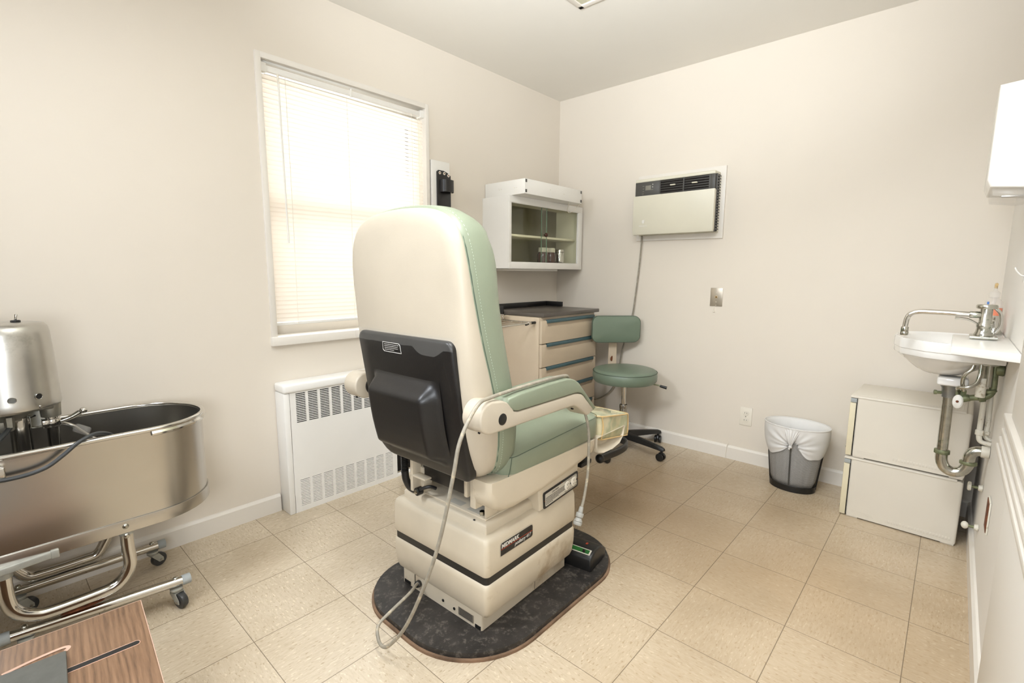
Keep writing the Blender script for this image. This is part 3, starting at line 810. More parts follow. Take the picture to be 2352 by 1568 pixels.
# foot pedal
fp = thing('foot_pedal', (-1.598, -1.345, .026), 'black foot switch with green label at front corner of the chair base', 'foot switch', R(8))
prof = [(-.062, .0), (-.066, .045), (-.058, .058), (-.02, .072), (.02, .068), (.06, .05), (.078, .035), (.075, .01), (.06, 0)]
b = B(); b.prism(prof, 'y', -.075, .105, .008, 3); b.build('housing', 'black', fp, local=True)
lm = Matrix.Translation((-.041, 0, .0648)) @ Matrix.Rotation(R(-20), 4, 'Y')
b = B(); b.box((-.0125, -.062, -.001), (.0125, .09, .0012), .0006, 2, lm); lbp = b.build('label_border', 'labelw', fp, local=True)
b = B(); b.box((-.009, -.056, .0011), (.009, .082, .0017), 0, 2, lm); b.build('green_label', 'greenl', fp, local=True)
b = B(); b.cyl((-.044, -.035, .06), (-.046, -.035, .073), .006, .005, 14, .001); b.build('knob', 'black', fp, local=True)
b = B(); b.box((-.004, -.03, .0722), (.008, -.022, .0732)); b.build('red_mark', 'red', fp, local=True)

# ------------------------------------------------------------------ whirlpool tank
WT = thing('whirlpool_tank', (-2.97, -.28, 0), 'stainless steel whirlpool tank on a chromed tube stand with casters beside the wall', 'tank')
TXR, TXL, TYC, TR_ = -2.785, -3.42, -.28, .19
def stadium(r, n=20):
    o = []
    for k in range(n+1):
        a = -PI/2+PI*k/n; o.append((TXR+r*math.cos(a), TYC+r*math.sin(a)))
    for k in range(n+1):
        a = PI/2+PI*k/n; o.append((TXL+r*math.cos(a), TYC+r*math.sin(a)))
    return o
rg = []
for r_, z in ((TR_-.002, .335), (TR_-.001, .5), (TR_, .63), (TR_+.002, .645)): rg.append([(u, v, z) for u, v in stadium(r_)])
for r_, z in ((TR_-.006, .645), (TR_-.006, .5), (TR_-.008, .36), (TR_-.03, .345)): rg.append([(u, v, z) for u, v in stadium(r_)])
b = B(); b.rings(rg, False, True); b.build('tub_shell', 'tub', WT)
b = B(); b.tube([(u, v, .65) for u, v in stadium(TR_+.001)], .0075, 10, 1, closed=True); b.build('rolled_rim', 'chrome', WT)
# flared end flange under the rim
b = B(); st_ = [(u, v) for u, v in stadium(TR_+.004, 24)][:25]
rg = [[(u, v, z) for u, v in [(TXR+(u-TXR)*f_, TYC+(v-TYC)*f_) for u, v in st_]] for f_, z in ((1.0, .628), (1.035, .632), (1.04, .638), (1.0, .648))]
b.rings(rg, False, False, loop=False); b.build('rim_flange', 'chrome', WT)
rg = [[(u, v, z) for u, v in stadium(r_)] for r_, z in ((TR_-.001, .372), (TR_+.0025, .372), (TR_+.003, .37), (TR_+.003, .332), (TR_-.001, .330))]
b = B(); b.rings(rg, False, False); bd = b.build('bottom_band', 'tub', WT, ang=30)
for x, z in ((-2.876, .354), (-2.876, .322)):
    b = B(); b.sphere((x, -.474, z), .0085, (1, .5, 1), 16); b.build('screw', 'chromeg', bd)
for s_, y in ((-1, -.446), (1, -.118)):
    zz = .15 if s_ < 0 else .125
    b = B()
    b.tube([(-2.872, y, .335), (-2.872, y, .27), (-2.871, y, .215), (-2.885, y, .18), (-2.915, y, zz+.006), (-2.96, y, zz), (-3.06, y, zz), (-3.1, y, zz+.008), (-3.135, y, .185), (-3.15, y, .23), (-3.152, y, .335)], .018, 16, 6)
    b.build('bent_tube_leg', 'chrome', WT)
    b = B(); b.cyl((-2.872, y, .318), (-2.872, y, .334), .021, None, 20, .002); b.build('leg_collar', 'greypaint', WT)
    b = B(); b.cyl((-3.152, y, .3), (-3.152, y, .334), .022, None, 20, .002); b.build('leg_collar', 'greypaint', WT)
    zr0, zr1 = (.086, .108) if s_ < 0 else (.086, .09)
    b = B(); b.cyl((-2.735, y, zr0), (-3.16, y+(.02 if s_ < 0 else 0), zr1), .0155, None, 18); rail = b.build('base_rail', 'chrome', WT)
    b = B(); b.cyl((-2.711, y, zr0), (-2.737, y, zr0), .0172, None, 18, .002); b.build('end_cap', 'gcap', rail)
    b = B(); b.cyl((-3.155, y+(.02 if s_ < 0 else 0), zr1), (-3.2, y+(.022 if s_ < 0 else 0), zr1), .0178, None, 18, .002); b.build('end_cap', 'gcap', rail)
    b = B(); b.sphere((-2.995, y+.004, (zz+zr0)/2+.006), .012, (4.5, .9, .45)); b.build('rusty_weld', 'rust', rail)
    for x in (-2.755, -3.125):
        zc = zr0 if x > -3 else zr1
        cs = bpy.data.objects.new('caster', None); col.objects.link(cs); cs.parent = WT; cs.location = (x-WT.location.x, y-WT.location.y+(.018 if (s_ < 0 and x < -3) else 0), 0)
        b = B(); b.sphere((0, 0, zc+.017), .0085, (1, 1, .6), 12); b.build('bolt_head', 'chromeg', cs, local=True)
        b = B(); b.cyl((0, 0, zc-.018), (0, 0, zc-.026), .019, None, 20, .002); b.cyl((0, 0, zc-.026), (0, 0, zc-.031), .015, None, 20)
        A = [(-.012, zc-.03), (.014, zc-.03), (.03, .032), (.03, .02), (.014, .02), (-.01, .05)]
        for q in (-1, 1): b.prism(A, 'y', q*.0145-.0012, q*.0145+.0012)
        b.box((-.013, -.015, zc-.033), (.015, .015, zc-.03)); b.build('fork', 'greypaint', cs, local=True)
        b = B(); b.cyl((.02, -.0105, .0265), (.02, .0105, .0265), .0262, None, 28, .004); b.build('wheel', 'wheel', cs, local=True)
        b = B(); b.cyl((.02, -.018, .0265), (.02, .018, .0265), .0045, None, 10); b.build('axle', 'steel', cs, local=True)
        cs.rotation_euler = (0, 0, R(-70 if s_ < 0 else 20))
# grey support platform for the turbine at the left
b = B(); b.prism([(-3.036, -.478), (-3.2, -.50), (-3.5, -.50), (-3.5, -.05), (-3.05, -.05), (-3.1, -.3)], 'z', .327, .347, .003); b.box((-3.052, -.482, .326), (-3.034, -.458, .349), .002); pf = b.build('support_platform', 'greypaint', WT)
# clamp on the tub side
b = B(); b.box((-3.14, -.49, .585), (-3.118, -.472, .628), .004, 3); b.box((-3.2, -.50, .57), (-3.14, -.476, .632), .006, 3); b.build('clamp_bracket', 'chrome', WT)
# agitator turbine
TB = thing('whirlpool_turbine', (-3.08, -.31, 0), 'spun aluminium turbine motor with toggle switch standing in the steel whirlpool tank', 'motor')
tcx, tcy = -3.085, -.30
b = B(); b.lathe([(.112, .756), (.113, .76), (.1115, .775), (.108, .9), (.104, .975), (.1, .993), (.091, 1.003), (.07, 1.006), (.0001, 1.008)], (tcx, tcy, 0), (0, 0, 1), 56); hs = b.build('motor_housing', 'alu', TB, ang=60)
def onring(ang, z, r=.1105): return Vector((tcx+r*math.cos(ang), tcy+r*math.sin(ang), z))
for ang, ml in ((R(-60), 'black'), (R(-90), 'pad')):
    p = onring(ang, .793, .1085); nrm = Vector((math.cos(ang), math.sin(ang), 0))
    b = B(); b.cyl(p, p+nrm*.0045, .0085, None, 22); b.build('vent_hole', ml, hs)
    b = B(); q = nrm.cross(Vector((0, 0, 1))); b.tube([p+nrm*.0045+q*(.0088*math.cos(2*PI*k/20))+Vector((0, 0, .0088*math.sin(2*PI*k/20))) for k in range(20)], .0009, 6, 1, closed=True); b.build('vent_rim', 'steel', hs)
b = B(); b.sphere(onring(R(-60), .763, .112), .004, (1, 1, 1), 12); b.build('screw', 'steel', hs)
b = B(); b.cyl((tcx+.032, tcy-.02, 1.006), (tcx+.032, tcy-.02, 1.013), .011, None, 8, .002); sw = b.build('toggle_switch', 'black', TB)
b = B(); b.cyl((tcx+.032, tcy-.02, 1.012), (tcx+.035, tcy-.021, 1.03), .0028, .0036, 12, .001); b.build('toggle_lever', 'chrome', sw)
# cast collar under the housing
b = B(); b.lathe([(.1, .756), (.098, .748), (.07, .742), (.05, .72), (.05, .715), (.0001, .715)], (tcx-.02, tcy, 0), (0, 0, 1), 40)
b.cyl((tcx+.083, tcy, .756), (tcx+.083, tcy, .708), .0265, .024, 26, .002); b.box((tcx+.0, tcy-.03, .735), (tcx+.09, tcy+.03, .757), .006)
b.build('cast_collar', 'castw', TB)
b = B(); b.box((tcx-.06, tcy-.05, .69), (tcx+.0, tcy+.01, .735), .006); b.cyl((tcx-.01, tcy-.055, .735), (tcx-.01, tcy-.055, .705), .012, .011, 6); b.build('cord_gland', 'castw', TB)
b = B(); b.cyl((tcx+.012, tcy-.01, .36), (tcx+.012, tcy-.01, .72), .0235, None, 28); b.build('suction_tube', 'chrome', TB)
b = B(); b.cyl((tcx+.083, tcy, .36), (tcx+.083, tcy, .71), .0145, None, 22); b.build('guide_tube', 'chrome', TB)
b = B(); b.cyl((tcx+.083, tcy, .676), (tcx+.083, tcy, .70), .021, None, 24, .002); b.box((tcx+.06, tcy-.02, .676), (tcx+.075, tcy+.02, .70), .002); ck = b.build('clamp_collar', 'chrome', TB)
b = B(); b.tube([(tcx+.1, tcy-.004, .688), (tcx+.125, tcy-.006, .695), (tcx+.15, tcy-.008, .708)], [.0055, .009], 12, 4); b.sphere((tcx+.158, tcy-.008, .712), .0105); b.build('lever_handle', 'chrome', ck)
b = B(); b.tube([(tcx-.01, tcy-.055, .705), (tcx-.04, tcy-.1, .68), (tcx-.09, tcy-.14, .655), (tcx-.18, tcy-.18, .6)], .0065, 10); b.build('motor_lead', 'cabled', TB)
# thermometer
th = thing('dial_thermometer', (-2.99, -.2, .64), 'round dial thermometer behind the motor pole inside the whirlpool tank', 'thermometer')
ax = Vector((-.25, -.95, .1)).normalized(); c0 = Vector((-3.035, -.245, .705))
b = B(); b.lathe([(.0001, -.012), (.036, -.012), (.039, -.006), (.039, .006), (.036, .008), (.035, .004)], c0, ax, 40); cs_ = b.build('case', 'chromeg', th)
b = B(); b.lathe([(.035, .0035), (.0001, .0036)], c0, ax, 36); b.build('dial_face', 'labelw', th)
b = B()
sx_ = ax.cross(Vector((0, 0, 1))).normalized(); sy_ = sx_.cross(ax)
for k in range(21):
    a = R(-130+260*k/20); d_ = sx_*math.sin(a)+sy_*math.cos(a); b.tube([c0+ax*.0046+d_*.026, c0+ax*.0046+d_*.031], .0006, 4, 1)
b.tube([c0+ax*.005, c0+ax*.005+(sx_*.8-sy_*.4).normalized()*.024], [.0018, .0006], 6, 1); b.sphere(c0+ax*.005, .003); b.build('needle_and_scale', 'ink', th)
b = B(); b.tube([c0+Vector((.03, 0, -.025)), (-2.955, -.235, .655), (-2.92, -.27, .62), (-2.84, -.33, .55)], .005, 10); b.build('stem', 'steel', th)
b = B(); b.cyl((-2.945, -.245, .645), (-2.915, -.265, .628), .014, None, 20, .002); b.build('stem_clip', 'clearp', th)
# loose dark cable hanging over the tank rim
tc = B(); tc.tube([(-2.86, -.40, .62), (-2.89, -.44, .655), (-2.925, -.470, .669), (-2.965, -.488, .657), (-3.0, -.492, .63), (-3.04, -.493, .604), (-3.09, -.493, .594), (-3.15, -.493, .597), (-3.25, -.5, .62)], .0058, 12, 6)
o = tc.build('hanging_cable', 'cabled', None); tag(o, 'dark cable looping over the front rim of the steel whirlpool tank', 'cable')

# ------------------------------------------------------------------ wood laminate box with slot
WB = thing('wooden_foot_box', (-2.913, -.843, 0), 'low walnut laminate box with a black slot in its top, near corner of the room', 'box', R(-4.5))
def wbx(b, *a, **k): return b
L_ = .62; D_ = .56; ht = .3
b = B()
b.box((-L_, -D_, ht-.018), (0, 0, ht), .0015); b.build('top_panel', 'wood', WB, local=True)
b = B(); b.box((-.016, -D_+.001, .0), (-.001, -.001, ht-.018), .001); b.build('side_panel', 'wood', WB, local=True)
b = B(); b.box((-L_+.001, -.016, .0), (-.016, -.001, ht-.018), .001); b.build('back_panel', 'wood', WB, local=True)
b = B(); b.box((-L_, -D_+.001, 0), (-L_+.016, -.016, ht-.018), .001); b.build('side_panel', 'wood', WB, local=True)
b = B(); b.prism(rrect(-.24, -.188, -.022, -.173, .007, 4), 'z', ht-.004, ht+.0008); o = b.build('slot', 'black', WB, local=True)
b = B(); b.tube([(u, v, ht+.0006) for u, v in rrect(-.241, -.189, -.021, -.172, .0075, 4)], .0007, 5, 1, closed=True); b.build('worn_slot_edge', 'pink', o, local=True)
b = B(); b.tube([(-.25, -.099, ht), (-.2, -.089, ht+.001), (-.155, -.0845, ht+.001), (-.143, -.092, ht+.001), (-.149, -.101, ht)], .0042, 8, 4, flat=.2); b.build('chipped_patch', 'pink', WB, local=True)
b = B(); b.tube([(-L_, -.0005, ht-.001), (0, -.0005, ht-.001), (0, -.001, ht-.001), (-.0005, -D_, ht-.001)], .0011, 6, 1); b.build('edge_chip', 'pink', WB, local=True)
PD = thing('slate_pad', (-3.22, -1.05, .3015), 'dark grey flat pad lying on the walnut laminate box', 'pad', R(-4.5))
b = B(); b.box((-.2, -.25, .0), (.143, .103, .016), .002); b.build('pad_body', 'pad', PD, local=True)
b = B(); b.box((-.2, .1025, .0), (.143, .1045, .014), .0005); b.build('pad_edge', 'vpipe', PD, local=True)

# ------------------------------------------------------------------ rolling stool
ST = thing('rolling_stool', (-.305, -.797, 0), 'green round-seat rolling stool with backrest in the corner by the drawer cabinet', 'stool')
def sb(b, n, m, p=ST, **k): return b.build(n, m, p, local=True, **k)
b = B(); b.lathe([(.0001, .455), (.17, .455), (.195, .459), (.205, .472), (.208, .498), (.205, .523), (.195, .536), (.175, .542), (.1, .546), (.0001, .548)], (0, 0, 0), (0, 0, 1), 56); s_o = sb(b, 'seat', 'greend')
b = B(); b.tube([(.2055*math.cos(a*PI/24), .2055*math.sin(a*PI/24), .526) for a in range(48)], .002, 6, 1, closed=True); sb(b, 'piping', 'seam', s_o)
b = B(); b.box((-.05, -.05, .438), (.05, .05, .4555), .003); sb(b, 'seat_plate', 'cabb')
b = B(); b.cyl((0, 0, .22), (0, 0, .444), .0145, None, 20); sb(b, 'gas_lift_rod', 'chrome')
b = B(); b.cyl((0, 0, .10), (0, 0, .30), .024, None, 24, .003); b.cyl((0, 0, .275), (0, 0, .30), .0265, None, 24, .003); sb(b, 'gas_lift_sleeve', 'steel')
b = B(); b.tube([(.03, -.05, .45), (.09, -.17, .445), (.105, -.205, .437)], .004, 8); lv = sb(b, 'height_lever', 'brass')
b = B(); b.tube([(.102, -.2, .439), (.118, -.24, .429)], [.008, .010], 12, 1); sb(b, 'lever_grip', 'black', lv)
bd_ = Vector((.16, .18, 0)); ang_ = R(-35)
mt = Matrix.Translation((bd_.x, bd_.y, 0)) @ Matrix.Rotation(ang_-R(8), 4, 'Z')
b = B(); pl = rrect(-.168, .684, .168, .868, .045, 6)
def bowx(u): return -.0 + .02*(u/.158)**2*-1
rg = []
for ins, y in ((.012, -.028), (.003, -.024), (0, -.012), (0, .01), (.004, .02), (.014, .026)):
    rg.append([mt @ Vector((u, y+bowx(u), v)) for u, v in inset(pl, ins)])
b = B(); b.rings(rg); bk = sb(b, 'backrest', 'greend', ang=50)
b = B(); b.tube([mt @ Vector((u, -.022+bowx(u), v)) for u, v in inset(pl, .001)], .0018, 6, 1, closed=True); sb(b, 'piping', 'seam', bk)
b = B()
ll = [(0, .03, .8), (0, .034, .72), (0, .034, .64), (0, .03, .53), (0, .01, .458), (0, -.04, .446), (0, -.16, .445)]
pts = catmull([Vector(p) for p in ll], 5)
rg = []
for i, p in enumerate(pts):
    d = (pts[min(i+1, len(pts)-1)]-pts[max(i-1, 0)]).normalized(); nn_ = Vector((1, 0, 0)).cross(d)
    rg.append([mt @ (p+Vector((a, 0, 0))+nn_*c) for a, c in ((-.029, -.0035), (.029, -.0035), (.029, .0035), (-.029, .0035))])
b.rings(rg); br = sb(b, 'backrest_bar', 'cabb')
b = B(); b.sphere(mt @ Vector((0, .0305, .56)), .022, (1.2, .12, .9)); sb(b, 'rust_patch', 'rust', br)
b = B(); b.lathe([(.0001, .075), (.034, .075), (.04, .085), (.04, .115), (.03, .13), (.0001, .13)], (0, 0, 0), (0, 0, 1), 28); hub = sb(b, 'base_hub', 'black')
for k in range(5):
    a = R(-97+72*k); m5 = Matrix.Rotation(a, 4, 'Z')
    b = B(); rg = []
    for x, w_, zt, zb in ((.02, .026, .118, .078), (.1, .022, .112, .076), (.24, .0175, .098, .070), (.298, .0175, .090, .066), (.316, .012, .082, .066)):
        rg.append([m5 @ Vector((x, yy, zz)) for yy, zz in ((-w_, zb), (w_, zb), (w_*.8, zt-.004), (w_*.5, zt), (-w_*.5, zt), (-w_*.8, zt-.004))])
    b.rings(rg); lg = sb(b, 'base_leg', 'black')
    cst = bpy.data.objects.new('caster', None); col.objects.link(cst); cst.parent = ST; cst.location = m5 @ Vector((.298, 0, 0)); cst.rotation_euler = (0, 0, a+R(40*k))
    b = B(); b.cyl((0, 0, .045), (0, 0, .072), .008, None, 14); b.prism([(-.02, .02), (-.024, .035), (-.016, .05), (0, .056), (.016, .05), (.02, .04)], 'y', -.006, .006, .001); b.build('caster_fork', 'black', cst, local=True)
    for q in (-1, 1):
        b = B(); b.cyl((-.004, q*.008, .025), (-.004, q*.022, .025), .0245, None, 26, .003); b.build('caster_wheel', 'black', cst, local=True)

# ------------------------------------------------------------------ drawer cabinet
DC = thing('drawer_cabinet', (-.825, -.49, 0), 'beige drawer cabinet with dark brown worktop and teal handles in the corner', 'cabinet', R(1.2))
def db(b, n, m, p=DC, **k): return b.build(n, m, p, local=True, **k)
CW, CD = .635, .452
b = B(); b.box((0, 0, .06), (CW, CD, .886), .003); b.box((.03, .03, 0), (CW-.03, CD-.01, .06)); db(b, 'carcass', 'cabb')
b = B(); b.box((.018, -.022, .887), (CW+.03, CD+.0, .910), .003); ct = db(b, 'worktop', 'top')
b = B(); b.box((.02, CD-.012, .9105), (CW+.03, CD, .945), .001); db(b, 'back_splash', 'black', ct)
b = B(); b.box((CW+.018, CD-.16, .9105), (CW+.03, CD-.012, .945), .001); db(b, 'side_splash', 'black', ct)
for k in range(5):
    z1 = .868-.1475*k; z0 = z1-.142
    if k == 4: z0 = .1
    b = B(); 
    # front face with a finger recess in the upper edge
    poly = [(.002, z0), (CW-.002, z0), (CW-.002, z1), (CW-.028, z1), (CW-.034, z1-.007), (CW-.034, z1-.034), (CW-.04, z1-.041), (.062, z1-.041), (.054, z1-.034), (.054, z1-.007), (.048, z1), (.002, z1)]
    b.prism(poly, 'y', -.022, -.002, .003, 2); dr = db(b, 'drawer', 'cabb')
    b = B(); b.box((.05, -.010, z1-.044), (CW-.03, -.0015, z1-.002)); db(b, 'handle_recess', 'cabb', dr)
    b = B(); b.box((.054, -.0275, z1-.018), (CW-.034, -.008, z1+.004), .005); db(b, 'handle', 'blue', dr)
b = B(); b.box((.004, .30, .872), (.012, CD-.01, .945), .003); sbk = db(b, 'side_bracket', 'black')
# fold-out wire rack with bowl
b = B(); RZ = .856
b.tube([(.0, .03, RZ), (-.06, .032, RZ), (-.42, .03, RZ-.002), (-.45, .06, RZ), (-.45, .36, RZ), (-.42, .4, RZ), (0, .4, RZ)], .0058, 10, 5)
b.tube([(-.012, .05, RZ), (-.012, .38, RZ)], .0045, 10, 1)
for y in (.12, .2, .28): b.tube([(-.012, y, RZ-.004), (-.45, y, RZ-.004)], .002, 8, 1)
rk = db(b, 'wire_rack', 'chrome')
b = B(); b.cyl((.001, .03, RZ), (-.035, .031, RZ), .0085, None, 16, .002); db(b, 'rack_pivot', 'black', rk)
b = B(); b.cyl((-.075, .032, RZ-.007), (-.09, .032, RZ-.007), .006, None, 12, .001); db(b, 'rack_stop', 'black', rk)
b = B(); b.box((-.07, .022, RZ-.01), (-.058, .042, RZ+.008), .002); db(b, 'rack_clip', 'chrome', rk)
b = B(); b.box((-.16, .30, RZ-.028), (-.05, .306, RZ-.006), .001); db(b, 'rack_stop', 'dgrey', rk)
BW = thing('steel_bowl', (-.915, -.2, .863), 'small shiny steel bowl on the wire rack of the drawer cabinet', 'bowl')
b = B(); b.lathe([(.0001, 0), (.05, 0), (.062, .008), (.066, .028), (.07, .03), (.067, .03), (.0635, .026), (.06, .009), (.048, .002), (.0001, .002)], (0, 0, 0), (0, 0, 1), 40); b.build('bowl', 'chrome', BW, local=True)

# ------------------------------------------------------------------ glass wall cabinet
GC = thing('wall_cabinet', (-.425, -.12, 1.184), 'white wall cabinet with sliding glass doors hung in the room corner', 'cabinet')
x0, x1, yf, z0, z1 = -.825, -.018, -.24, 1.184, 1.638
t_ = .018
b = B()
b.box((x0+.001, yf+.0125, z0+.001), (x0+t_, -.001, z1-.001)); b.box((x1-t_, yf+.0125, z0+.001), (x1-.001, -.001, z1-.001))
b.box((x0+t_, yf+.0125, z0+.001), (x1-t_, -.001, z0+t_)); b.box((x0+t_, yf+.0125, z1-t_), (x1-t_, -.001, z1-.001)); b.build('case', 'white', GC)
b = B()
for a, c in (((x0, yf, z0+.04), (x0+.022, yf+.012, z1-.04)), ((x1-.046, yf, z0+.04), (x1, yf+.012, z1-.04)), ((x0, yf, z0), (x1, yf+.012, z0+.04)), ((x0, yf, z1-.04), (x1, yf+.012, z1))): b.box(a, c, .0008)
for a, c in (((x0+.018, yf+.003, z0+.034), (x0+.026, yf+.014, z1-.034)), ((x1-.054, yf+.003, z0+.034), (x1-.042, yf+.014, z1-.034)), ((x0+.02, yf+.003, z0+.034), (x1-.046, yf+.014, z0+.044)), ((x0+.02, yf+.003, z1-.044), (x1-.046, yf+.014, z1-.034))): b.box(a, c, .002)
b.build('front_frame', 'white', GC)
b = B(); b.box((x0+t_, -.012, z0+t_), (x1-t_, -.006, z1-t_)); b.box((x0+t_, yf+.02, z0+t_), (x0+t_+.002, -.012, z1-t_)); b.box((x1-t_-.002, yf+.02, z0+t_), (x1-t_, -.012, z1-t_)); b.box((x0+t_, yf+.02, z1-t_-.002), (x1-t_, -.012, z1-t_)); b.box((x0+t_, yf+.02, z0+t_), (x1-t_, -.012, z0+t_+.002)); b.build('lining', 'cream_int', GC)
b = B(); b.box((x0+t_+.003, yf+.05, 1.393), (x1-t_-.003, -.013, 1.407), .001); b.build('shelf', 'cream_int', GC)
b = B(); b.box((x0+.08, -.2, z0-.014), (-.26, -.002, z0-.0005), .003); b.build('hanging_rail', 'wallc', GC)
gl1 = B(); gl1.box((x0+.022, yf+.016, z0+.036), (-.425, yf+.02, z1-.036)); g1 = gl1.build('glass_door', 'glass', GC)
gl2 = B(); gl2.box((-.468, yf+.026, z0+.036), (x1-.045, yf+.03, z1-.036)); g2 = gl2.build('glass_door', 'glass', GC)
b = B(); b.box((-.4255, yf+.0155, z0+.037), (-.4235, yf+.0205, z1-.037)); b.build('glass_edge', 'gedge', g1)
b = B(); b.box((-.4695, yf+.0255, z0+.037), (-.4675, yf+.0305, z1-.037)); b.build('glass_edge', 'gedge', g2)
b = B(); b.cyl((-.455, yf+.016, 1.414), (-.455, yf+.004, 1.414), .004, None, 12); b.sphere((-.455, yf-.004, 1.414), .015, (1, .7, 1)); b.build('knob', 'brown', g1)
for x in (-.388, -.305):
    J = thing('pill_jar', (x, -.165, z0+t_+.0025), '', 'jar', 0, 'brown jars in the glass wall cabinet')
    J['label'] = 'brown glass jar with white cap, left one in the glass wall cabinet' if x < -.35 else 'brown glass jar with white cap, between the other jar and steel cylinder'
    b = B(); b.lathe([(.0001, 0), (.037, 0), (.0395, .004), (.0395, .08), (.033, .096), (.031, .1), (.0001, .1)], (0, 0, 0), (0, 0, 1), 30); b.build('jar_body', 'brown', J, local=True)
    b = B(); b.lathe([(.0001, .098), (.034, .098), (.0345, .1), (.0345, .126), (.032, .129), (.0001, .129)], (0, 0, 0), (0, 0, 1), 30); b.build('cap', 'cap', J, local=True)
J = thing('steel_canister', (-.195, -.165, z0+t_+.0025), 'slim polished steel cylinder standing right of the brown jars', 'canister')
b = B(); b.lathe([(.0001, 0), (.034, 0), (.035, .002), (.035, .118), (.033, .122), (.0001, .122)], (0, 0, 0), (0, 0, 1), 30); b.build('cylinder', 'chrome', J, local=True)
b = B(); b.lathe([(.0353, .10), (.0358, .101), (.0358, .104), (.0353, .105)], (0, 0, 0), (0, 0, 1), 30); b.build('lid_seam', 'steel', J, local=True)
LB = thing('light_box', (-.5, -.17, 1.6385), 'long white metal box lying on top of the glass wall cabinet', 'box')
b = B(); b.box((-.802, -.347, 1.6385), (-.19, -.003, 1.728), .002); bx_ = b.build('box_body', 'white', LB)
for x in (-.79, -.2):
    for z in (1.655, 1.715):
        b = B(); b.box((x-.008, -.3495, z-.009), (x+.006, -.3465, z+.009), .0008); b.build('corner_clip', 'dgrey', LB)
for p in ((-.55, -.348, 1.69), (-.4, -.348, 1.68), (-.803, -.28, 1.68), (-.803, -.26, 1.68), (-.803, -.15, 1.68), (-.803, -.13, 1.68)):
    b = B(); b.sphere(p, .003, (1, 1, 1), 8); b.build('screw', 'outlet', LB)
b = B(); b.tube([(-.32, -.33, 1.638), (-.28, -.3, 1.63), (-.24, -.26, 1.6), (-.2, -.2505, 1.585), (-.17, -.28, 1.61), (-.17, -.32, 1.65), (-.188, -.33, 1.68)], .0022, 8); b.build('cord', 'outlet', LB)

# ------------------------------------------------------------------ air conditioner
AC = thing('air_conditioner', (-.05, -.97, 1.4), 'through-wall air conditioner with cream front and black control strip', 'air conditioner')
b = B(); b.prism([(-1.263, 1.375), (-.684, 1.378), (-.681, 1.788), (-.69, 1.806), (-1.263, 1.804)], 'x', -.012, -.0005, .001); b.build('wall_surround', 'trim', AC)
b = B(); b.box((-.085, -1.225, 1.415), (-.012, -.722, 1.76), .004); b.build('housing', 'dgrey', AC)
b = B(); b.box((-.104, -1.232, 1.747), (-.012, -.712, 1.768), .006, 3); b.box((-.035, -1.236, 1.41), (-.012, -.712, 1.75), .003); b.build('bezel', 'acf', AC)
b = B(); b.prism([(-.086, 1.424), (-.094, 1.410), (-.11, 1.412), (-.117, 1.43), (-.115, 1.66), (-.1, 1.661), (-.086, 1.655)], 'y', -1.238, -.708, .003); fpn = b.build('front_panel', 'acf', AC)
b = B(); b.box((-.103, -.88, 1.661), (-.085, -.713, 1.748), .002); cp_ = b.build('control_panel', 'dgrey', AC)
b = B(); b.box((-.1042, -.823, 1.695), (-.1032, -.785, 1.724), .0003); b.build('lcd_display', 'lcd', cp_)
b = B()
for z in (1.729, 1.713): b.prism([(-.839, z-.003), (-.832, z-.003), (-.8355, z+.004)], 'x', -.1045, -.1031)
b.build('arrow_button', 'whiteink', cp_)
b = B()
for (y, z, w__) in ((-.77, 1.722, .012), (-.77, 1.705, .01), (-.77, 1.69, .01), (-.832, 1.697, .014)): b.box((-.1042, y-w__/2, z-.0015), (-.1031, y+w__/2, z+.0015))
b.tube([(-.1038, -.768+.0055*math.cos(a*PI/8), 1.673+.0055*math.sin(a*PI/8)) for a in range(16)], .0008, 5, 1, closed=True)
b.build('button_print', 'lcd', cp_)
b = B(); b.box((-.10, -1.2, 1.661), (-.086, -.882, 1.748)); b.build('vent_void', 'dark', AC)
b = B()
for k in range(6):
    z = 1.668+k*.0145; b.box((-.1035, -1.198, z-.0025), (-.0995, -.884, z+.0015), .0008)
for y in (-.884, -1.04, -1.2): b.box((-.1045, y-.004, 1.661), (-.0995, y+.004, 1.748), .0008)
gr = b.build('air_grille', 'dgrey', AC)
for y, z in ((-.973, 1.71), (-1.112, 1.708)):
    b = B(); b.box((-.116, y-.017, z-.004), (-.103, y+.017, z+.004), .003); b.build('vane_tab', 'acf', gr)
b = B(); b.box((-.104, -1.232, 1.661), (-.085, -1.2, 1.748), .002); b.build('right_cover', 'dgrey', AC)
b = B()
for k in range(20):
    z = 1.425+k*.0165; b.box((-.08, -1.238, z), (-.02, -1.224, z+.007))
b.box((-.084, -1.239, 1.415), (-.074, -1.224, 1.75)); b.box((-.05, -1.239, 1.415), (-.044, -1.224, 1.75)); b.build('side_louvre', 'dgrey', AC)
b = B(); b.prism([(-.776, 1.503), (-.776, 1.492), (-.781, 1.482), (-.789, 1.482), (-.794, 1.492), (-.794, 1.503), (-.785, 1.506)], 'x', -.1185, -.1165); b.build('shield_emblem', 'whiteink', fpn)
lettering('maker_text', 'FRIEDRICH', .011, 'white', fpn, Matrix.Translation(-AC.location) @ basis((-.1172, -.755, 1.463), (0, -1, 0), (0, 0, 1)), spacing=1.1, extr=.0003)
b = B(); b.tube([(-.03, -.735, 1.41), (-.02, -.729, 1.38), (-.012, -.715, 1.21), (-.012, -.695, 1.0), (-.012, -.68, .877), (-.014, -.65, .75), (-.02, -.61, .6), (-.02, -.585, .426), (-.02, -.53, .3), (-.02, -.42, .215), (-.02, -.3, .19)], .0052, 10); b.build('power_cord', 'cable', AC)

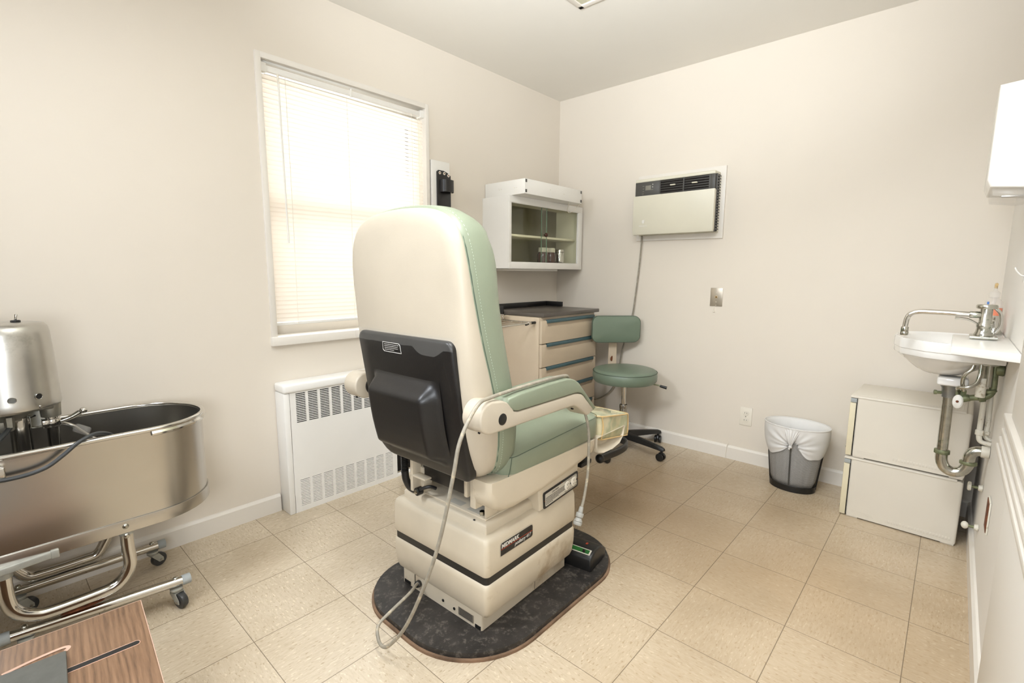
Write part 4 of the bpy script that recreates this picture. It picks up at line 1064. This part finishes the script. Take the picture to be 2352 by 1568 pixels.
# ------------------------------------------------------------------ wall plates
PJ = thing('phone_jack_plate', (-.003, -1.247, 1.014), 'brushed metal phone jack plate on the wall right of the air conditioner', 'wall plate')
b = B(); b.box((-.004, -1.285, .957), (-.0005, -1.21, 1.071), .0012); b.build('plate', 'plate', PJ)
b = B(); b.box((-.0065, -1.254, 1.008), (-.004, -1.24, 1.022), .0008); b.build('jack', 'vpipe', PJ)
b = B(); b.box((-.0072, -1.251, 1.011), (-.0064, -1.244, 1.018)); b.build('jack_hole', 'dark', PJ)
for z in (1.065, 1.043, .984, .963):
    b = B(); b.cyl((-.004, -1.247, z), (-.0052, -1.247, z), .003, None, 12); b.build('screw', 'labelw', PJ)
b = B(); b.tube([(-.003, -1.238, .957), (-.003, -1.236, .94), (-.004, -1.238, .925)], .0025, 8); b.box((-.007, -1.243, .92), (-.001, -1.232, .926), .001); b.build('cable_stub', 'outlet', PJ)
OU = thing('outlet_plate', (-.003, -1.471, .29), 'ivory duplex outlet plate on the wall left of the waste bin', 'outlet')
b = B(); b.box((-.005, -1.506, .233), (-.0005, -1.436, .347), .002); b.build('plate', 'outlet', OU)
for z in (.312, .268):
    b = B(); b.prism([(-1.471+.017*math.copysign(min(1, abs(math.cos(a))*1.05), math.cos(a)), z+.0145*math.copysign(min(.86, abs(math.sin(a))), math.sin(a))) for a in [2*PI*k/28 for k in range(28)]], 'x', -.0075, -.005, .0006); rc_ = b.build('receptacle', 'outlet', OU)
    b = B()
    for y in (-1.4645, -1.4775): b.box((-.0079, y-.001, z-.004), (-.0074, y+.001, z+.004))
    b.build('slots', 'dark', rc_)
b = B(); b.cyl((-.005, -1.471, .29), (-.0063, -1.471, .29), .0028, None, 12); b.build('screw', 'steel', OU)
BT = B(); BT.tube([(-.0165, -1.372, .0), (-.0165, -1.374, .05), (-.0165, -1.378, .09), (-.012, -1.384, .1)], .0018, 8); o = BT.build('wire_stub', 'outlet'); tag(o, 'short painted wire stub poking up over the back baseboard', 'wire')

# ------------------------------------------------------------------ waste bin
WN = thing('waste_bin', (-.205, -1.79, 0), 'black wire mesh waste bin with a knotted white plastic liner', 'bin')
EX = .105
def ell(a, c, z, n=48, wob=0): return [(a*math.cos(2*PI*k/n), c*math.sin(2*PI*k/n), z+(wob*math.sin(k*2.3)+wob*.6*math.sin(k*1.1+1) if wob else 0)) for k in range(n)]
b = B(); b.rings([ell(.080+.030*q, .108+.038*q, .02+.33*q) for q in (0, .25, .5, .75, .92)], False, False); b.build('mesh_side', 'mesh', WN, local=True)
b = B(); b.rings([ell(.079, .107, .0), ell(.082, .110, .003), ell(.085, .113, .034), ell(.083, .111, .036)], True, False); b.build('base_band', 'black', WN, local=True)
b = B(); b.tube(ell(.1085, .1435, .326), .003, 8, 1, closed=True); b.build('top_wire', 'black', WN, local=True)
for k in (1, -1):
    b = B(); b.box((-.004, -.004, 0), (.004, .004, .32), .001); 
    for v in b.bm.verts: v.co = Vector((k*(.082+.028*v.co.z/.33)+v.co.x*.3*k, v.co.y+.03*0, v.co.z+.02))
    b.build('seam_bar', 'dgrey', WN, local=True)
# corner bars that read as dark silhouettes at each end
for k in (1, -1):
    b = B(); b.tube([(0, k*.110, .02), (0, k*.143, .325)], .004, 8, 1); b.build('end_bar', 'black', WN, local=True)
n = 96
def bagring(a, c, z, amp, ph=0, tie=0):
    o = []
    for k in range(n):
        t = 2*PI*k/n
        w_ = 1+amp*(math.sin(t*17+ph)+.6*math.sin(t*29+ph*2)+.4*math.sin(t*7+ph))
        o.append((a*w_*math.cos(t), c*w_*math.sin(t), z))
    return o
# inner bag
b = B(); b.rings([bagring(.1175, .1545, .3575, .0), bagring(.106, .141, .346, .004, 1), bagring(.100, .132, .28, .008, 1.5), bagring(.091, .119, .16, .012, 2), bagring(.081, .107, .06, .012, 3), bagring(.07, .095, .025, .02, 3)], False, True); b.build('bag_inside', 'liner', WN, local=True, ang=80)
# folded-over cuff, pulled together by a knot on the camera side
kt = PI+.05    # direction of the knot (toward -x)
rg = []; NQ = 26; n2 = 200
for qi in range(NQ+1):
    q = qi/NQ; ring = []
    for k in range(n2):
        t = 2*PI*k/n2; d = math.atan2(math.sin(t-kt), math.cos(t-kt)); g = math.exp(-(d/.34)**2); g2 = math.exp(-((abs(d)-.8)/.55)**2)
        drop = (.128-.042*g+.034*g2+.004*math.sin(t*9))*q
        zz = .3585-drop
        arc = d*.13; dz_ = zz-.258; rr2 = math.hypot(arc, dz_); phi = math.atan2(dz_, abs(arc)+1e-4)
        pleat = .0042*math.sin(phi*17+(1 if d > 0 else 0))*math.exp(-(rr2/.085)**2)*min(1, rr2/.02)
        pleat += .0022*math.sin(phi*9+d*3)*math.exp(-(rr2/.16)**2)
        pinch = .016*math.exp(-(rr2/.03)**2)
        base = 1.035+.05*math.sin(PI*q)*(1-g)
        s_ = (.08+.03*((zz-.02)/.33)); s2 = (.108+.038*((zz-.02)/.33))
        e_ = (pleat-pinch)*min(1, q*5)
        ring.append(((s_+.004+e_)*base*math.cos(t), (s2+.004+e_)*base*math.sin(t), zz))
    rg.append(ring)
b = B(); b.rings(rg, False, False); cf = b.build('bag_cuff', 'liner', WN, local=True, ang=80)
b = B(); b.tube([(p[0], p[1], p[2]) for p in rg[0]], .003, 7, 1, closed=True); b.build('bag_rim', 'liner', WN, local=True)
# gathered fan above the knot
b = B()
kx, kz = -.118, .262
top_ = []
bot = []
for i in range(19):
    q = i/18-.5
    yy = q*.085-.0; top_.append((-.1185+.02*abs(q)+.0035*math.sin(i*2.2), yy, .357)); bot.append((kx+.002*math.sin(i*2.2), q*.012, kz))
md = [[(a[0]*(1-s_)+c[0]*s_-.010*math.sin(PI*s_), (a[1]*(1-s_)**1.2+c[1]*(1-(1-s_)**1.2)), a[2]*(1-s_)+c[2]*s_) for a, c in zip(top_, bot)] for s_ in (0, .2, .4, .6, .8, .92, 1)]
b.rings(md, False, False, loop=False); b.build('gathered_fan', 'liner', cf, local=True, ang=80)
b = B(); b.sphere((kx-.002, 0, kz-.001), .0085, (1, 1.1, 1), 12); b.sphere((kx-.004, .004, kz-.012), .005); b.build('knot', 'liner', cf, local=True)

# ------------------------------------------------------------------ stacked plastic drawer boxes
def store_box(z, label):
    T = thing('storage_drawer_box', (-.385, -2.035, z), label, 'drawer unit', R(-1.6), 'stacked plastic drawer boxes')
    W, D, Hh = .345, .425, .298
    # case: drawer opens toward +y
    b = B(); b.prism(rrect(0, .008, W, Hh-.012, [.02, .004, .004, .004], 4)[:0] or [(0, .006), (W, .006), (W, Hh-.008), (0, Hh-.008)], 'y', -D, -.026, .012, 4)
    cs = b.build('case', 'crate', T, local=True)
    b = B(); b.box((-.003, -D+.02, Hh-.013), (W, .0, Hh-.002), .004, 2); b.build('top_lip', 'crate', T, local=True)
    b = B(); b.box((.03, -D+.03, Hh-.002), (W-.03, -.035, Hh-.0005), .0006); b.build('top_groove_panel', 'crate', T, local=True)
    b = B()
    for y in (-.03, -D+.05): b.box((.003, y-.045, .0), (W-.003, y, .01), .002)
    islands(b, 'foot', 'crate', T, True)
    b = B(); b.box((.004, -.0245, .004), (W-.004, -.0, Hh-.036), .003); dr = b.build('drawer_front', 'crated', T, local=True)
    b = B(); b.box((-.0005, -.026, Hh-.034), (W-.003, -.002, Hh-.015), .001); b.build('hinge_strip', 'gcap', T, local=True)
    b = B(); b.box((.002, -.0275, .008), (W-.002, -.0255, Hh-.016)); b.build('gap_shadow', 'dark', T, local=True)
    b = B(); b.sphere((.05, .004, .03), .007, (1, .6, 1)); b.build('drawer_clip', 'steel', T, local=True)
    b = B(); 
    for k in range(22): b.box((-.0008, -.18-.0105*k-.007, .022), (.0004, -.18-.0105*k, .036), .0004)
    b.build('embossed_ribs', 'crate', cs, local=True)
    lettering('embossed_text', 'STOREX', .024, 'crate', cs, basis((-.0002, -.045, .022), (0, -1, 0), (0, 0, 1)), extr=.0008, bold=.0008, spacing=1.0)
    return T
store_box(0, 'ivory plastic drawer box standing on the floor, lower of two')
store_box(.2985, 'ivory plastic drawer box stacked on top of the other, under the sink')

# ------------------------------------------------------------------ sink
SK = thing('wall_sink', (-.58, -2.4, .8), 'small white porcelain wall sink with clipped front corners', 'sink')
so = [(-.34, -2.509), (-.34, -2.29), (-.39, -2.215), (-.46, -2.186), (-.60, -2.186), (-.70, -2.215), (-.775, -2.29), (-.8, -2.36), (-.8, -2.509)]
cc = (-.57, -2.345)
def den(poly, k=4):
    o = []
    for i in range(len(poly)):
        a, c = poly[i], poly[(i+1) % len(poly)]
        for j in range(k): o.append((a[0]+(c[0]-a[0])*j/k, a[1]+(c[1]-a[1])*j/k))
    return o
sd = den(so, 5)
def rnd(poly, f_, c=cc):   # blend toward an ellipse around c
    o = []
    for u, v in poly:
        a = math.atan2((v-c[1])/.13, (u-c[0])/.2); o.append((u*(1-f_)+(c[0]+.2*math.cos(a))*f_, v*(1-f_)+(c[1]+.13*math.sin(a))*f_))
    return o
rg = []
for z, s_, f_ in ((.778, .3, 1), (.782, .5, 1), (.795, .66, .9), (.815, .8, .7), (.836, .9, .35), (.850, .94, .1), (.854, .975, 0), (.858, .985, 0), (.876, .985, 0), (.879, 1, 0), (.908, 1.0, 0), (.915, .992, 0), (.916, .97, .03), (.908, .93, .1), (.905, .9, .4), (.885, .84, .75), (.845, .7, 1), (.818, .45, 1), (.812, .1, 1)):
    pl = toward(rnd(sd, f_), cc, s_)
    if z < .858: pl = [(u, max(v, -2.509)) for u, v in pl]
    rg.append([(u, v, z) for u, v in pl])
b = B(); b.rings(rg); bs = b.build('basin', 'porc', SK, ang=30)
b = B(); b.box((-.68, -2.425, .742), (-.56, -2.335, .775), .008, 3); b.build('drain_boss', 'porc', SK)
b = B(); b.lathe([(.0001, .811), (.02, .811), (.021, .809)], (cc[0], cc[1], 0), (0, 0, 1), 20); b.build('drain_strainer', 'chromeg', SK)
b = B(); b.box((-.79, -2.509, .905), (-.34, -2.46, .935), .006, 3); b.build('back_ledge', 'porc', SK)
SL = thing('sink_side_shelf', (-.9, -2.43, .9), 'white slab shelf fixed beside the sink, holding the faucet', 'shelf')
b = B(); b.prism([(-1.11, -2.362), (-.70, -2.362), (-.70, -2.509), (-1.19, -2.509)], 'z', .9165, .942, .003, 2); b.build('slab', 'white', SL)
b = B(); b.prism([(-1.05, -2.509), (-.85, -2.509), (-.85, -2.49), (-1.05, -2.49)], 'z', .90, .9165, .002); b.build('wall_cleat', 'trim', SL)
FC = thing('sink_faucet', (-.8, -2.44, .94), 'old chrome faucet with long swan spout on the slab beside the sink', 'faucet')
fx = -.80
fz = .022
b = B(); b.prism([(fx-.045, -2.475), (fx+.045, -2.475), (fx+.045, -2.405), (fx-.045, -2.405)], 'z', .9425, .954, .004, 2); b.build('base_plate', 'chromeg', FC)
b = B(); b.lathe([(.025, .952), (.026, .957), (.022, .966), (.02, .98), (.0215, .983), (.0215, .992), (.017, .998), (.016, 1.05), (.0001, 1.052)], (fx, -2.44, 0), (0, 0, 1), 28); b.build('valve_body', 'chromeg', FC)
b = B(); b.lathe([(.0001, 1.046), (.026, 1.046), (.028, 1.049), (.028, 1.056), (.025, 1.06), (.0001, 1.061)], (fx, -2.44, 0), (0, 0, 1), 30); b.build('top_cap', 'chromeg', FC)
b = B(); b.tube([(fx, -2.455, 1.055), (fx, -2.475, 1.03), (fx, -2.478, .99), (fx, -2.468, .965)], .0055, 10); b.build('curved_handle', 'chrome', FC)
b = B(); b.cyl((fx, -2.43, 1.024), (fx, -2.398, 1.024), .0115, None, 22, .002); b.build('spout_nut', 'chromeg', FC)
b = B(); b.tube([(fx, -2.41, 1.024), (fx, -2.35, 1.026), (fx, -2.29, 1.027), (fx, -2.262, 1.026), (fx, -2.24, 1.017), (fx, -2.23, .998), (fx, -2.227, .965)], .0088, 16, 6); b.build('spout', 'chrome', FC)
b = B(); b.cyl((fx, -2.227, .968), (fx, -2.227, .948), .0118, None, 22, .002); b.cyl((fx, -2.227, .95), (fx, -2.227, .936), .0125, None, 22, .002); b.build('aerator', 'chromeg', FC)
b = B(); b.tube([(fx, -2.43, .985), (fx, -2.41, 1.0), (fx, -2.39, 1.008), (fx, -2.362, 1.01)], [.0055, .009], 12, 5, flat=.55); b.build('lever_handle', 'chrome', FC)
b = B(); b.cyl((fx, -2.44, .9925), (fx, -2.44, .996), .0172, None, 24); b.build('blue_ring', 'bluep', FC)
TV = thing('tap_handle', (-.5, -2.478, .935), 'short chrome tap on the sink ledge in front of the soap bottle', 'tap')
b = B(); b.lathe([(.0001, .9355), (.024, .9355), (.024, .942), (.019, .95), (.018, .96), (.0001, .96)], (-.5, -2.478, 0), (0, 0, 1), 26); b.build('base', 'chromeg', TV)
b = B(); b.lathe([(.0001, .96), (.017, .96), (.017, .985), (.013, .99), (.013, 1.0), (.008, 1.006), (.0001, 1.006)], (-.5, -2.478, 0), (0, 0, 1), 26); b.build('tap_body', 'chrome', TV)
SP = thing('soap_bottle', (-.40, -2.472, .9355), 'clear pump bottle half full of orange soap at back of sink', 'bottle')
b = B(); b.lathe([(.0001, .0), (.026, .0), (.028, .004), (.029, .1), (.026, .12), (.016, .132), (.014, .138), (.0001, .138)], (0, 0, 0), (0, 0, 1), 28, .75, 1); b.build('bottle_body', 'clearp', SP, local=True)
b = B(); b.lathe([(.0001, .002), (.0245, .002), (.0265, .006), (.0268, .095), (.0001, .095)], (0, 0, 0), (0, 0, 1), 28, .75, 1); b.build('liquid_soap', 'orange', SP, local=True)
b = B(); b.lathe([(.0001, .136), (.016, .136), (.016, .156), (.009, .162), (.006, .163), (.005, .178), (.0001, .178)], (0, 0, 0), (0, 0, 1), 22); b.cyl((0, 0, .06), (0, 0, .136), .004, .008, 10); b.build('pump_collar', 'clearp', SP, local=True)
b = B(); b.tube([(0, 0, .172), (0, 0, .186), (-.004, 0, .19), (-.03, 0, .188)], .005, 10, 3); b.build('pump_nozzle', 'vpipe', SP, local=True)
b = B(); b.box((-.019, .014, .075), (-.012, .0205, .12), .001); b.build('blue_label', 'bluep', SP, local=True)

# plumbing below the sink
DP = thing('drain_pipe', (-.62, -2.4, .4), 'metal drain pipe with U-shaped trap running from the sink into the wall', 'pipe')
b = B(); b.cyl((-.62, -2.373, .742), (-.62, -2.376, .475), .0175, None, 26); b.build('tailpipe', 'chromeg', DP)
b = B(); b.lathe([(.0001, .755), (.034, .755), (.033, .742), (.024, .725), (.022, .69), (.0001, .69)], (-.62, -2.374, 0), (0, 0, 1), 28); b.build('drain_flange', 'galv', DP)
b = B(); b.cyl((-.62, -2.36, .705), (-.63, -2.335, .705), .006, .006, 12); b.cyl((-.63, -2.338, .705), (-.632, -2.33, .705), .009, None, 8); b.build('side_screw', 'brass', DP)
b = B(); b.cyl((-.62, -2.376, .478), (-.62, -2.376, .462), .0255, None, 10, .003); b.build('slip_nut', 'brass', DP)
b = B(); b.tube([(-.62, -2.376, .465), (-.62, -2.378, .435), (-.62, -2.39, .408), (-.62, -2.413, .397), (-.62, -2.438, .406), (-.62, -2.452, .43), (-.62, -2.455, .45)], .0195, 18, 6); b.build('trap_bend', 'chromeg', DP)
b = B(); b.cyl((-.62, -2.455, .438), (-.62, -2.455, .45), .027, None, 10, .003); b.build('slip_nut', 'brass', DP)
b = B(); b.tube([(-.62, -2.455, .448), (-.62, -2.457, .475), (-.62, -2.468, .492), (-.62, -2.485, .498), (-.62, -2.509, .498)], .0185, 18, 6); b.build('wall_bend', 'chromeg', DP)
b = B(); b.cyl((-.62, -2.485, .498), (-.62, -2.509, .498), .0225, None, 22, .002); b.build('wall_collar', 'pipew', DP)
SV = thing('supply_pipes', (-.72, -2.45, .6), 'corroded green supply pipes with oval valve handle under the sink', 'pipes')
b = B(); b.tube([(-.74, -2.415, .715), (-.74, -2.44, .722), (-.74, -2.468, .728), (-.74, -2.483, .745), (-.74, -2.486, .77), (-.74, -2.484, .85), (-.74, -2.484, .91)], .0105, 14, 6); b.build('brass_elbow_pipe', 'brass', SV)
b = B(); b.cyl((-.74, -2.452, .722), (-.74, -2.47, .728), .0155, .0155, 16, .003); b.lathe([(.016, -.006), (.02, -.004), (.02, .004), (.016, .006)], (-.74, -2.478, .752), (0, .3, 1), 20); b.build('pipe_nut', 'brass', SV)
b = B(); b.cyl((-.74, -2.396, .708), (-.74, -2.43, .72), .0145, .0125, 18, .002); b.cyl((-.74, -2.412, .72), (-.74, -2.412, .745), .009, None, 6); b.cyl((-.725, -2.398, .715), (-.725, -2.398, .738), .008, None, 6); b.build('valve_body', 'brass', SV)
b = B(); b.lathe([(.0001, 0), (.024, 0), (.025, .003), (.02, .007), (.0001, .009)], (-.755, -2.4, .703), (-1, .25, .15), 30, .62, 1.0); vh = b.build('valve_handle', 'whiteink', SV)
b = B(); b.sphere((-.764, -2.398, .7045), .0045, (1, 1, 1), 10); b.build('handle_screw', 'rust', vh)
for px_, z0_ in ((-2.452, .79), (-2.47, .77)):
    b = B(); b.cyl((-.76, px_, z0_), (-.76, px_, .915), .0105, None, 14); b.cyl((-.76, px_, .87), (-.76, px_, .895), .0145, None, 6); b.build('tap_tail', 'chromeg', SV)
b = B(); b.cyl((-.76, -2.455, .73), (-.76, -2.455, .8), .014, None, 18, .002); b.build('painted_sleeve', 'pipew', SV)
b = B(); b.cyl((-.735, -2.486, .83), (-.735, -2.509, .83), .02, .021, 20, .003); b.build('wall_flange', 'brass', SV)
for k, pts in enumerate(([(-.76, -2.412, .745), (-.765, -2.405, .775), (-.77, -2.408, .805), (-.77, -2.425, .83), (-.765, -2.43, .86), (-.765, -2.43, .9)], [(-.74, -2.398, .74), (-.775, -2.395, .757), (-.79, -2.415, .763), (-.785, -2.44, .78), (-.775, -2.447, .81), (-.77, -2.447, .86)])):
    b = B(); b.tube(pts, .0062, 10, 6); b.build('braided_hose', 'chromeg', SV)
b = B(); b.tube([(-.62, -2.474, .715), (-.62, -2.473, .6), (-.62, -2.474, .555), (-.62, -2.482, .535), (-.62, -2.509, .53)], .0085, 12, 5); b.cyl((-.62, -2.474, .56), (-.62, -2.474, .58), .0125, None, 8, .002); b.build('lower_supply_pipe', 'pipew', SV)
b = B(); b.tube([(-.6, -2.49, .74), (-.6, -2.494, .6), (-.6, -2.492, .555), (-.6, -2.509, .54)], .008, 12, 5); b.cyl((-.6, -2.492, .56), (-.6, -2.492, .575), .012, None, 8, .002); b.build('lower_supply_pipe', 'pipew', SV)
for (x, z, lab) in ((-.545, .331, 'small white stop valve on the right wall below the sink, upper one'), (-.615, .194, 'small round stop valve low on the right wall near the outlet hole')):
    V_ = thing('stop_valve', (x, -2.49, z), lab, 'valve')
    b = B(); b.cyl((0, .018, 0), (0, -.019, 0), .0055, None, 12); b.build('stem', 'brass', V_, local=True)
    b = B(); b.cyl((0, -.006, 0), (0, -.0195, 0), .011, .013, 14, .002); b.build('wall_flange', 'pipew', V_, local=True)
    b = B(); 
    if z > .3: b.lathe([(.0001, 0), (.016, 0), (.018, .003), (.018, .008), (.014, .011), (.0001, .011)], (0, .014, 0), (0, 1, 0), 22)
    else: b.sphere((0, .02, 0), .0145, (1, .8, 1), 18)
    b.build('valve_knob', 'pipew', V_, local=True)
WO = thing('wall_cover_plate', (-.935, -2.506, .367), 'narrow rusty-edged cover plate low on the right wall', 'wall plate')
b = B(); b.box((-.975, -2.5095, .315), (-.897, -2.505, .425), .001); b.build('plate', 'pipew', WO)
b = B(); b.box((-.972, -2.506, .32), (-.9, -2.503, .42), .001); b.build('plate_face', 'rust', WO)

# ------------------------------------------------------------------ paper towel dispenser, hook, bracket
TD = thing('paper_towel_dispenser', (-.95, -2.45, 1.57), 'white paper towel dispenser on the right wall above the sink', 'dispenser')
b = B(); b.prism([(-2.508, 1.415), (-2.402, 1.427), (-2.393, 1.45), (-2.394, 1.725), (-2.508, 1.735)], 'x', -1.0, -.72, .006, 3); b.build('cover', 'white', TD)
b = B(); b.prism([(-2.505, 1.395), (-2.47, 1.392), (-2.41, 1.402), (-2.405, 1.428), (-2.508, 1.418)], 'x', -.985, -.735, .004, 2); b.build('towel_slot', 'clearp', TD)
b = B(); b.box((-.975, -2.48, 1.396), (-.96, -2.43, 1.402), .001); b.build('tear_bar', 'steel', TD)
HK = thing('wall_hook', (-1.05, -2.5, 1.17), 'small white curved hook sticking out of the right wall', 'hook')
b = B(); b.tube([(-1.05, -2.502, 1.158), (-1.05, -2.494, 1.159), (-1.05, -2.484, 1.17), (-1.05, -2.478, 1.183)], .0045, 10, 5, flat=.5); b.build('hook_arm', 'white', HK)
b = B(); b.box((-1.065, -2.5019, 1.14), (-1.035, -2.499, 1.18), .001); b.build('hook_plate', 'white', HK)
IH = thing('instrument_holder', (-1.19, -.02, 1.55), 'black molded instrument holder on a white board right of the window', 'holder')
b = B(); b.box((-1.257, -.022, 1.2), (-1.12, -.0005, 1.808), .003); b.build('back_board', 'white', IH)
b = B(); b.prism([(-1.226, 1.2), (-1.122, 1.2), (-1.122, 1.73), (-1.145, 1.745), (-1.175, 1.754), (-1.215, 1.754), (-1.226, 1.745)], 'y', -.034, -.022, .004, 2); b.build('holder_plate', 'blackp', IH)
for x, z in ((-1.208, 1.738), (-1.174, 1.738), (-1.142, 1.73)):
    b = B(); b.cyl((x, -.034, z), (x, -.0355, z), .0085, None, 18); rv = b.build('rivet', 'outlet', IH)
    b = B(); b.cyl((x, -.0355, z), (x, -.0362, z), .004, None, 12); b.build('rivet_hole', 'rust', rv)
for z0_, z1_ in ((1.63, 1.70), (1.49, 1.535), (1.3, 1.36)):
    b = B()
    path = [(-1.205, -.034), (-1.2, -.055), (-1.185, -.068), (-1.16, -.072), (-1.135, -.067), (-1.122, -.055), (-1.12, -.036)]
    pts = catmull([Vector((u, v, 0)) for u, v in path], 4); rg = []
    for i, p in enumerate(pts):
        d = (pts[min(i+1, len(pts)-1)]-pts[max(i-1, 0)]).normalized(); nn_ = Vector((-d.y, d.x, 0))
        rg.append([p+nn_*a+Vector((0, 0, c)) for a, c in ((-.002, z0_), (.002, z0_), (.002, z1_), (-.002, z1_))])
    b.rings(rg); b.build('holder_loop', 'blackp', IH)

# ------------------------------------------------------------------ light and camera
w = bpy.data.worlds.new('daylight'); bpy.context.scene.world = w; w.use_nodes = True
w.node_tree.nodes['Background'].inputs[0].default_value = (1, .98, .95, 1)
w.node_tree.nodes['Background'].inputs[1].default_value = 1.0
def area(name, loc, target, sx, sy, power, c=(1, 1, 1), spread=180):
    l = bpy.data.lights.new(name, 'AREA'); l.shape = 'RECTANGLE'; l.size = sx; l.size_y = sy; l.energy = power; l.color = c
    l.spread = R(spread)
    o = bpy.data.objects.new(name, l); col.objects.link(o); o.location = loc
    o.rotation_euler = (Vector(target)-Vector(loc)).to_track_quat('-Z', 'Y').to_euler(); return o
area('window_daylight', (-1.6, .8, 1.7), (-1.65, 0, 1.5), .9, 1.1, 17, (.96, 1, 1.04))
area('bounce_key', (-3.75, -.75, 2.3), (-1.6, -1.35, .3),     .6, .4, 15, (.94, 1, 1.08), 130)
area('overhead_fill', (-4.2, -1.5, 2.40), (-3.2, -1.5, 0), 1.5, 1.4, 12, (.94, 1, 1.08))  # added lamp out of view, puts more downlight on the floor
area('forward_fill', (-2.4, -1.85, 2.39), (-.7, -1.75, -.5), .7, .6, 17, (.94, 1, 1.07), 120)  # added lamp out of view, lifts the far wall and right floor
area('camera_fill', (-3.45, -2.3, 1.05), (-2.0, -.3, .55), .5, .35, 5.5, (.94, 1, 1.07), 120)
area('side_fill', (-4.6, -2.1, 1.5), (-.3, -2.2, 1.1), .6, .8, 3, (.94, 1, 1.07), 60)
area('ceiling_wash', (-3.15, -2.1, 1.6), (-1.75, -1.45, 2.9), .4, .4, 33, (.94, 1, 1.07), 86)

sc = bpy.context.scene
cam = bpy.data.cameras.new('camera'); co = bpy.data.objects.new('camera', cam); col.objects.link(co)
F, YAW, PIT, ROL = 1121.666, .735221698, .140492883, .00584993324
fw = Vector((math.cos(YAW)*math.cos(PIT), math.sin(YAW)*math.cos(PIT), -math.sin(PIT)))
r = Vector((math.sin(YAW), -math.cos(YAW), 0)); u = r.cross(fw)
r2 = math.cos(ROL)*r+math.sin(ROL)*u; u2 = -math.sin(ROL)*r+math.cos(ROL)*u
mw = Matrix((r2, u2, -fw)).transposed().to_4x4(); mw.translation = (-3.13290893, -2.35615552, 1.15969731)
co.matrix_world = mw
cam.sensor_width = 36; cam.lens = F/2352*36; cam.clip_start = .02
sc.camera = co
sc.cycles.max_bounces = 6; sc.cycles.diffuse_bounces = 3; sc.cycles.glossy_bounces = 3; sc.cycles.transmission_bounces = 4; sc.cycles.transparent_max_bounces = 12
sc.cycles.adaptive_threshold = .035
sc.cycles.sample_clamp_indirect = 6
sc.view_settings.view_transform = 'Standard'
sc.view_settings.exposure = 0.08
